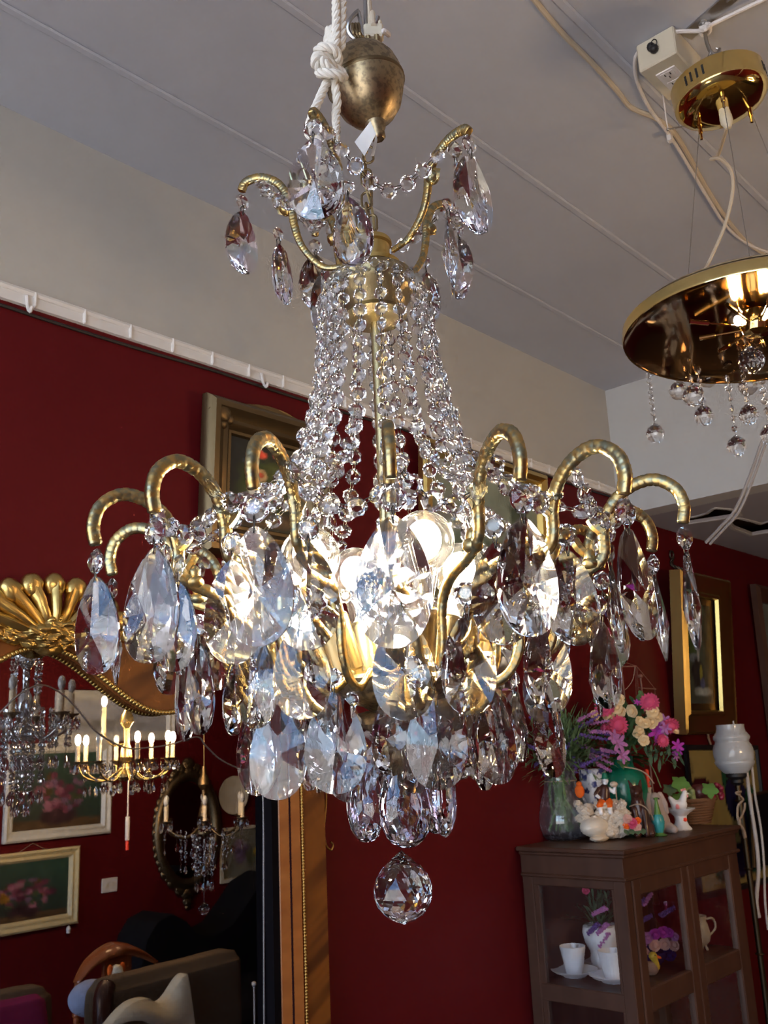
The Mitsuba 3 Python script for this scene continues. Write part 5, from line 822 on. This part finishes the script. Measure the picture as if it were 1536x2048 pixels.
for k, pts in enumerate((((1492, 1532), (1500, 1600), (1512, 1680), (1517, 1740), (1513, 1800), (1518, 1835)), ((1503, 1524), (1510, 1590), (1522, 1660), (1528, 1730), (1530, 1800), (1536, 1860)), ((1466, 1442), (1474, 1470), (1492, 1510), (1503, 1524)))):
    solo('lamp_cord', ['thick white cord hanging behind the lamp pole', 'thin white cord hanging at the right edge of the lamp', 'thin white cord above the lamp shade'][k], 'cord', tube(cr([at(x, y, 1, 1.68 + .01 * k) for x, y in pts], 6), (.008, .005, .004)[k], 8), 'm_whiteplastic')
DP = thing('dark_framed_panel', 'dark framed panel leaning behind the lamp cords', 'panel'); pa_ = [at(x, y, 1, YL - .13) for x, y in ((1502, 1590), (1600, 1570), (1600, 1720), (1508, 1735))]
put(DP, 'board', hull(np.vstack([pa_, np.array(pa_) + [0, .015, 0]])), 'm_jet', False); put(DP, 'edge', tube(np.array([pa_[3], pa_[0], pa_[1]]), .007, 6), 'm_bronze', 30)
# ---------------------------------------------------------------- the other side of the room, seen in the mirror
def mv(px, py, yr):
    """The real point at depth y = yr that shows at (px, py) in the mirror."""
    P = at(px, py, 1, 2 * YG - yr); return np.array([P[0], yr, P[2]])
def on_right(m, x, z, off=0.0, lean=0.0, spin=0.0):
    m = m.copy(); m.apply_transform(rotm(spin, [0, 1, 0])); m.apply_transform(rotm(lean, [1, 0, 0])); m.apply_transform(rotm(math.pi, [0, 0, 1])); m.apply_translation([x, YR + off, z]); return m
PS = [(0, 0), (0, .025), (.012, .034), (.03, .022), (.045, .026), (.058, .012), (.062, .004)]
def dkfl(s1, gold):
    g_ = np.random.default_rng(s1); it = [(.5, .05, .7, .08, (.10, .06, .03)), (.5, .16, .22, .12, (.045, .02, .025))]
    for _ in range(46):
        a, r = g_.uniform(0, 6.3), g_.uniform(0, 1) ** .6; x, y = .5 + .30 * r * math.cos(a), .47 + .24 * r * math.sin(a); c = [(.20, .05, .09), (.13, .03, .06), (.30, .12, .18), (.08, .05, .02), (.16, .09, .16), (.05, .07, .03)][g_.integers(6)]; it.append((x, y, g_.uniform(.03, .065), g_.uniform(.03, .065), c))
    if gold: it += [(.74 + .04 * g_.normal(), .42 + .05 * g_.normal(), .04, .05, (.32, .15, .02)) for _ in range(6)] + [(.58, .62, .06, .05, (.36, .16, .20)), (.66, .58, .05, .05, (.30, .12, .17))]
    return lambda u, v: blobs(u, v, lambda a, b: np.c_[.030 + .01 * a, .045 + .03 * b, .035 + .02 * b], it, s1)
picture('white_framed_flowers', 'white framed flower painting on the far red wall, reflected in the mirror', 3.09, 1.56, 0.70, 0.56, PS, 'm_whiteframe', dkfl(21, False), place=on_right, seg=40)
picture('cream_framed_flowers', 'cream framed painting of a flower bowl, lowest in the mirror', 2.90, 1.005, 0.66, 0.44, PS, 'm_creamframe', dkfl(22, True), place=on_right, seg=40)
picture('pale_landscape', 'pale seascape in a white frame, highest in the mirror', 3.48, 2.0, 0.88, 0.32, PS, 'm_whiteframe', lambda u, v: blobs(u, v, lambda a, b: np.c_[.34 + .1 * b, .36 + .1 * b, .42 + .1 * b], [(.3, .5, .4, .06, (.25, .28, .34)), (.7, .25, .5, .15, (.30, .30, .30)), (.25, .6, .05, .2, (.1, .14, .28))], 23), place=on_right, seg=40)
picture('small_flower_print', 'small pale framed flower print at the right in the mirror', 4.55, 1.05, 0.48, 0.36, [(0, 0), (0, .015), (.02, .02), (.025, .004)], 'm_creamcer', lambda u, v: blobs(u, v, (.20, .19, .14), [(.6, .5, .2, .25, (.14, .09, .16)), (.4, .4, .15, .2, (.12, .12, .06)), (.3, .5, .08, .1, (.5, .32, .04)), (.65, .7, .1, .1, (.3, .2, .3))], 24), place=on_right, seg=32)
put('cream_framed_flowers', 'string', tube(np.array([[2.84, YR + .01, 1.22], [2.93, YR + .01, 1.268], [3.02, YR + .01, 1.22]]), .002, 5), 'm_string', True)
# oval mirror in a carved frame
OM = thing('oval_mirror', 'oval mirror in a carved dark bronze frame on the far red wall', 'mirror'); oc_ = np.array([4.03, YR, 1.25])
el = np.array([[.205 * math.cos(a), .30 * math.sin(a)] for a in np.linspace(0, 2 * math.pi, 49)[:-1]])
ov = lambda k, y: np.c_[oc_[0] + el[:, 0] * k, np.full(48, YR + y), oc_[2] + el[:, 1] * k]
put(OM, 'frame', bumpy(cat(tube(ov(1.16, .02), .036, 10, closed=True), *[ball(R_.uniform(.02, .034), ov(1.24, .02)[k], (1, .6, 1), 2) for k in range(0, 48)]), .006, 60, 4), 'm_bronze', 40)
put(OM, 'crest', bumpy(cat([ball(r, oc_ + [x, .02, z], (1, .6, 1), 2) for x, z, r in ((0, .42, .05), (-.06, .39, .04), (.06, .39, .04), (-.11, .36, .034), (.11, .36, .034), (0, .37, .05), (0, -.40, .05), (0, -.45, .035), (-.06, -.37, .04), (.06, -.37, .04), (0, -.49, .018), (-.10, -.33, .034), (.10, -.33, .034))]).subdivide(), .007, 60, 6), 'm_bronze', 40)
put(OM, 'glass', hull(np.vstack([ov(1.02, .012), ov(1.02, .015)])), 'm_mirror', False)
q = mv(463, 1590, YR + .02); solo('wall_plate', 'decorated white plate hung on the far red wall', 'plate', lathe([(0, 0), (.07, .002), (.085, .010), (.128, .022), (.13, .026), (.085, .014), (0, .006)], 40).apply_transform(rotm(-math.pi / 2, [1, 0, 0])).apply_translation(q), 'm_creamcer', 40)
q = mv(218, 1770, YR); SW = thing('wall_switch', 'white double switch plate on the far red wall', 'switch'); put(SW, 'plate', rbx(q[0] - .055, q[0] + .055, YR, YR + .010, q[2] - .042, q[2] + .042, .003), 'm_whiteplastic', 20)
for s_ in (-.02, .02): put(SW, 'rocker', rbx(q[0] + s_ - .008, q[0] + s_ + .008, YR + .009, YR + .013, q[2] - .012, q[2] + .012, .001), 'm_creamcer', 20)
q = mv(137, 1855, YR + .02); solo('pull_weight', 'small white weight on a thread below the cream framed painting', 'weight', cat(rod(q + [0, 0, .18], q, .0015, 5), ball(.014, q - [0, 0, .01], (1, 1, 1.3)), lathe([(0, 0), (.012, 0), (.010, .012), (0, .014)], 14).apply_translation(q - [0, 0, .03])), 'm_whiteplastic')
q = mv(256, 1600, -1.0); PCd = thing('red_tipped_pull_cord', 'white pull cord with a red tip hanging in the mirror image', 'cord'); put(PCd, 'cord', rod([q[0], -1.0, 2.6], [q[0], -1.0, 1.30], .004, 6), 'm_whiteplastic', True); put(PCd, 'toggle', rod([q[0], -1.0, 1.42], [q[0], -1.0, 1.30], .012, 10), 'm_whiteplastic', 30); put(PCd, 'tip', rod([q[0], -1.0, 1.31], [q[0], -1.0, 1.25], .009, 10), 'm_redwax', 30)
# three more chandeliers
DS = {w: mikit.ply(pear(0.060 * w, 0.034 * w, 0.008 * w, lobes=4), 'm_crystal') for w in (0.8, 1.2)}; OS = mikit.ply(octagon(.0095, .005), 'm_crystal'); DB = mikit.ply(crystal_ball(.03, 7), 'm_crystal')
FL = ball(.014, (0, 0, .026), (1, 1, 1.9), 2); FLt = mikit.ply(FL, 'm_candle', smooth=True, emitter=glow(24.0, (1.0, .66, .34))); FLc = mikit.ply(FL, 'm_opal', smooth=True)
SLV = mikit.ply(lathe([(0, 0), (.011, 0), (.011, .085), (.0, .085)], 14), 'm_candle', smooth=30); PAN = mikit.ply(lathe([(0, -.012), (.010, -.012), (.014, -.002), (.032, .004), (.034, .008), (.012, .004), (0, .004)], 20), 'm_oldbrass', smooth=30)
def small_chandelier(key, C, top, R, za, n, metal_, lit, per_arm, chains, rmul=.5, w=0.8, a0=0.2, sag=.06):
    put(key, 'suspension_rod', rod([C[0], C[1], top], [C[0], C[1], C[2] + .30], .004, 6), metal_, True)
    put(key, 'stem', lathe([(0, .32), (.012, .32), (.014, .28), (.030, .25), (.034, .22), (.014, .19), (.012, .12), (.026, .09), (.030, .05), (.016, .02), (.022, -.02), (.05, -.03), (.05, -.045), (.014, -.06), (0, -.07)], 24).apply_translation(C), metal_, 30)
    for k in range(n):
        a = a0 + k * 2 * math.pi / n; d = np.array([math.cos(a), math.sin(a), 0]); e = C + d * R + [0, 0, za]
        ar = put(key, 'arm', tube(cr([C + d * .02, C + d * R * .45 + [0, 0, -sag], C + d * R * .85 + [0, 0, -sag * .6], e + [0, 0, -.012]], 7), .0055, 7), metal_, True)
        put(ar, 'drip_pan', PAN, None, to_world=T().translate(e.tolist())); put(ar, 'candle_sleeve', SLV, None, to_world=T().translate(e.tolist())); put(ar, 'candle_bulb', FLt if k in lit else FLc, None, to_world=T().translate((e + [0, 0, .085]).tolist()))
        for j in range(per_arm):
            b = a + j * 2 * math.pi / per_arm; p = e + [.032 * math.cos(b), .032 * math.sin(b), -.004]; put(key, 'crystal_drop', DS[w], None, to_world=pose(p, ax_frame([0, 0, 1], [math.cos(b), math.sin(b), 0])))
    for (r, z1, z2, m_) in chains:
        for k in range(m_):
            a = a0 + .3 + k * 2 * math.pi / m_; p = C + [r * math.cos(a), r * math.sin(a), 0]; L_ = z1 - z2; c = put(key, 'crystal_chain', rod(p + [0, 0, z1], p + [0, 0, z2], .0008, 4), 'm_wire', True)
            for j in range(int(L_ / .021)): put(c, 'bead', OS, None, to_world=pose(p + [0, 0, z1 - .021 * j], ax_frame([0, 0, 1], [math.cos(a + j), math.sin(a + j), 0])))
            put(c, 'end_drop', DS[w], None, to_world=pose(p + [0, 0, z2], ax_frame([0, 0, 1], [math.cos(a), math.sin(a), 0])))
C1 = thing('white_crystal_chandelier', 'full crystal chandelier with unlit white candles, leftmost in the mirror', 'chandelier'); c1 = mv(48, 1445, .3)
small_chandelier(C1, c1, ZC, .17, .02, 6, 'm_chrome', (), 5, [(.05, .30, .08, 8), (.10, .04, -.12, 14), (.16, .0, -.12, 16), (.07, -.04, -.24, 12), (.03, -.10, -.28, 6)], w=0.8)
C2 = thing('lit_candle_chandelier', 'brass candle chandelier with glowing flame bulbs, centre of the mirror image', 'chandelier'); c2 = mv(252, 1535, -.6)
small_chandelier(C2, c2, ZC, .235, .03, 8, 'm_brass', (0, 1, 2, 4, 5, 7), 5, [(.12, -.02, -.07, 10), (.20, -.05, -.08, 14)], w=0.8, a0=.35)
e = c2 + [-.10, -.05, .17]; cs = put(C2, 'tall_candle_sleeve', mikit.ply(lathe([(0, 0), (.011, 0), (.011, .13), (0, .13)], 14), 'm_candle', smooth=30), None, to_world=T().translate(e.tolist())); put(cs, 'candle_bulb', FLt, None, to_world=T().translate((e + [0, 0, .13]).tolist()))
put(C2, 'tall_arm', tube(cr([c2 + [0, 0, .12], c2 + [-.06, -.03, .11], e], 6), .005, 7), 'm_brass', True)
C3 = thing('unlit_drop_chandelier', 'unlit chandelier with long bead chains and an end ball, right in the mirror', 'chandelier'); c3 = mv(408, 1650, -.9)
small_chandelier(C3, c3, ZC, .24, .03, 6, 'm_bronze', (), 5, [(.05, -.05, -.30, 7), (.13, -.03, -.20, 7), (.22, -.04, -.10, 6)], w=0.8, a0=.1)
put(C3, 'end_ball', DB, None, to_world=pose(c3 + [0, 0, -.44], np.eye(3))); put(C3, 'ball_wire', rod(c3 + [0, 0, -.07], c3 + [0, 0, -.40], .001, 5), 'm_steel', True)
# seats
SF = thing('brown_sofa', 'brown upholstered sofa with a dark wooden arm post, low in the mirror', 'sofa')
def cushion(x0, x1, y0, y1, z0, z1, seed=0, puff=.04):
    m = rbx(x0, x1, y0, y1, z0, z1, min(x1 - x0, y1 - y0, z1 - z0) * .28).subdivide().subdivide().subdivide(); trimesh.smoothing.filter_taubin(m, iterations=10); return bumpy(m, puff * .15, 9, seed)
put(SF, 'seat', cushion(2.0, 2.85, .10, .72, .25, .46, 1), 'm_sofa', 40); put(SF, 'back', move(cushion(-.36, .36, -.09, .09, .30, .90, 2), (2.48, .12, 0), rz=-.05), 'm_sofa', 40); put(SF, 'base', rbx(2.05, 2.8, .12, .68, .06, .27, .01), 'm_mahogany', 20)
put(SF, 'arm_post', tube(cr([[2.10, .28, .40], [2.10, .26, .70], [2.12, .22, .84], [2.16, .18, .88]], 7), .035, 10), 'm_brownfigure', True)
for (x, y) in ((2.1, .16), (2.75, .16), (2.1, .64), (2.75, .64)): put(SF, 'leg', rod([x, y, 0], [x, y, .08], .025, 10), 'm_mahogany', 30)
a_ = np.linspace(0, 1, 15); gx, gy = np.meshgrid(a_, a_); q0, q1, q2, q3 = mv(215, 2060, .52), mv(395, 2060, .50), mv(375, 1965, .36), mv(300, 2000, .42)
CQ = np.array([((1 - s) * (1 - t) * q0 + s * (1 - t) * q1 + s * t * q2 + (1 - s) * t * q3) + np.array([0, .035 * math.sin(math.pi * s) * math.sin(math.pi * t), .03 * math.sin(5 * s + 3 * t)]) for s, t in zip(gx.ravel(), gy.ravel())]); fq = [[i * 15 + j, i * 15 + j + 1, (i + 1) * 15 + j + 1, (i + 1) * 15 + j] for i in range(14) for j in range(14)]; fq = np.array(fq)
nb = np.vstack([CQ, CQ - [0, .05, 0]]); ff = np.vstack([fq, fq[:, ::-1] + 225]); ed_ = []
rim = [*range(0, 14), *range(14, 224, 15), *range(224, 210, -1), *range(210, 0, -15)]
for i, k in enumerate(rim): l = rim[(i + 1) % len(rim)]; ed_.append([k, l, l + 225, k + 225])
fa = np.vstack([ff, ed_]); solo('cream_cushion', 'crumpled cream cloth cushion on the brown sofa', 'cushion', trimesh.Trimesh(nb, np.vstack([fa[:, [0, 1, 2]], fa[:, [0, 2, 3]]]), process=False), 'm_creamcloth', 40)
q = mv(182, 1985, -.16); BCs = solo('blue_roll_cushion', 'pale blue rolled cushion with a scribble print beside the sofa arm', 'cushion', bumpy(ball(.085, q - [0, 0, .02], (1.15, .9, .85), 3), .008, 12), 'm_bluecloth', 40)
for k in range(3): put(BCs, 'printed_line', tube(cr([q + [.03 * math.cos(t + k), .072, -.03 + .012 * k + .02 * math.sin(1.7 * t + k)] for t in np.linspace(0, 4, 7)], 5), .003, 5), 'm_navy', True, label='dark scribble')
q = mv(222, 1960, -.11); DG = thing('toy_dog', 'small ginger and white toy dog lying on the blue cushion', 'toy')
put(DG, 'body', blob([[(q + [-.03, 0, -.02], .032), (q + [.03, 0, -.03], .030)], [(q + [0, .01, .0], .026), (q + [.01, .025, .035], .026), (q + [.015, .05, .025], .012)], [(q + [-.02, .02, -.03], .014), (q + [-.02, .06, -.045], .010)]], .006), 'm_creamcloth', True)
for s_ in (-.018, .040): put(DG, 'ear', ball(.017, q + [s_, .02, .04], (.7, .7, 1.4), 2), 'm_orange', True)
put(DG, 'nose', ball(.005, q + [.015, .062, .028], sub=1), 'm_black', True)
CHR = thing('carved_chair', 'glossy carved wooden chair with a scrolled top rail, low in the mirror', 'chair'); q = mv(232, 1915, -.5)
put(CHR, 'top_rail', tube(cr([q + [-.20, 0, -.07], q + [-.12, -.01, .0], q + [0, -.01, .035], q + [.12, -.01, .0], q + [.22, 0, -.06]], 8), np.r_[np.linspace(.022, .075, 16), np.linspace(.075, .022, 17)], 12, flat=.4), 'm_mahogany', True)
for s_ in (-.19, .20): put(CHR, 'back_post', cat(rod(q + [s_, 0, -.07], np.array([q[0] + s_, q[1], 0.0]), .016, 12), *[ball(.022, q + [s_, 0, -.10 - .05 * k], (1, 1, .7), 2) for k in range(7)]), 'm_mahogany', 40)
put(CHR, 'seat', rbx(q[0] - .22, q[0] + .23, q[1] - .01, q[1] + .42, .40, .45, .012), 'm_mahogany', 20); put(CHR, 'splat', rbx(q[0] - .07, q[0] + .08, q[1] - .012, q[1] + .010, .45, q[2] - .0, .005), 'm_mahogany', 20)
for s_ in (-.19, .20): put(CHR, 'front_leg', rod([q[0] + s_, q[1] + .38, .41], [q[0] + s_, q[1] + .38, 0], .017, 10), 'm_mahogany', 30)
CL = thing('black_chaise', 'black upholstered chaise with a high rounded back, right in the mirror', 'chaise')
pf = [mv(*p, -1.25)[[0, 2]] for p in ((283, 2000), (284, 1930), (295, 1880), (315, 1845), (345, 1828), (372, 1842), (392, 1866), (425, 1874), (465, 1850), (490, 1815), (520, 1768), (555, 1745), (590, 1760))]; pf = [(x, z) for x, z in pf] + [(5.0, .35), (3.25, .35)]
m = prism(np.array(pf), .30); m.apply_transform(rotm(math.pi / 2, [1, 0, 0])); m.apply_translation([0, -1.25, 0]); put(CL, 'back', m, 'm_jet', 30)
put(CL, 'seat', cushion(3.25, 4.95, -1.30, -.55, .24, .44, 4), 'm_jet', 40)
for (x, y) in ((3.35, -1.2), (4.8, -1.2), (3.35, -.65), (4.8, -.65)): put(CL, 'leg', rod([x, y, 0], [x, y, .28], .025, 10), 'm_mahogany', 30)
q = [mv(x, y, -.7) for x, y in ((386, 1945), (398, 1930), (420, 1925), (440, 1930), (446, 1940))]; solo('chrome_hoop', 'pale curved hoop in front of the black chaise', 'hoop', tube(cr(q, 6), .009, 8), 'm_chrome')
q = mv(508, 1968, -.5); solo('white_ornament', 'small white ball ornament on a stand before the black chaise', 'ornament', cat(ball(.013, q), rod(q, q - [0, 0, .35], .004, 6), lathe([(0, 0), (.08, 0), (.02, .02), (0, .02)], 20).apply_translation([q[0], q[1], q[2] - .36])), 'm_whiteplastic')
AC = thing('dark_armchair', 'dark green-brown armchair in the lower left corner of the mirror', 'armchair')
put(AC, 'back', cushion(1.50, 1.93, .08, .24, .40, .94, 5), 'm_sofa', 40); put(AC, 'seat', cushion(1.45, 1.95, .22, .75, .25, .45, 6), 'm_sofa', 40); put(AC, 'base', rbx(1.5, 1.9, .15, .7, 0.03, .27, .01), 'm_black', 20)
solo('pink_cushion', 'magenta pink cushion on the dark armchair', 'cushion', move(cushion(-.19, .19, -.06, .06, -.19, .19, 7), (1.64, .36, .76), M=rotm(.35, [1, 0, 0])), 'm_pinkcloth', 40)
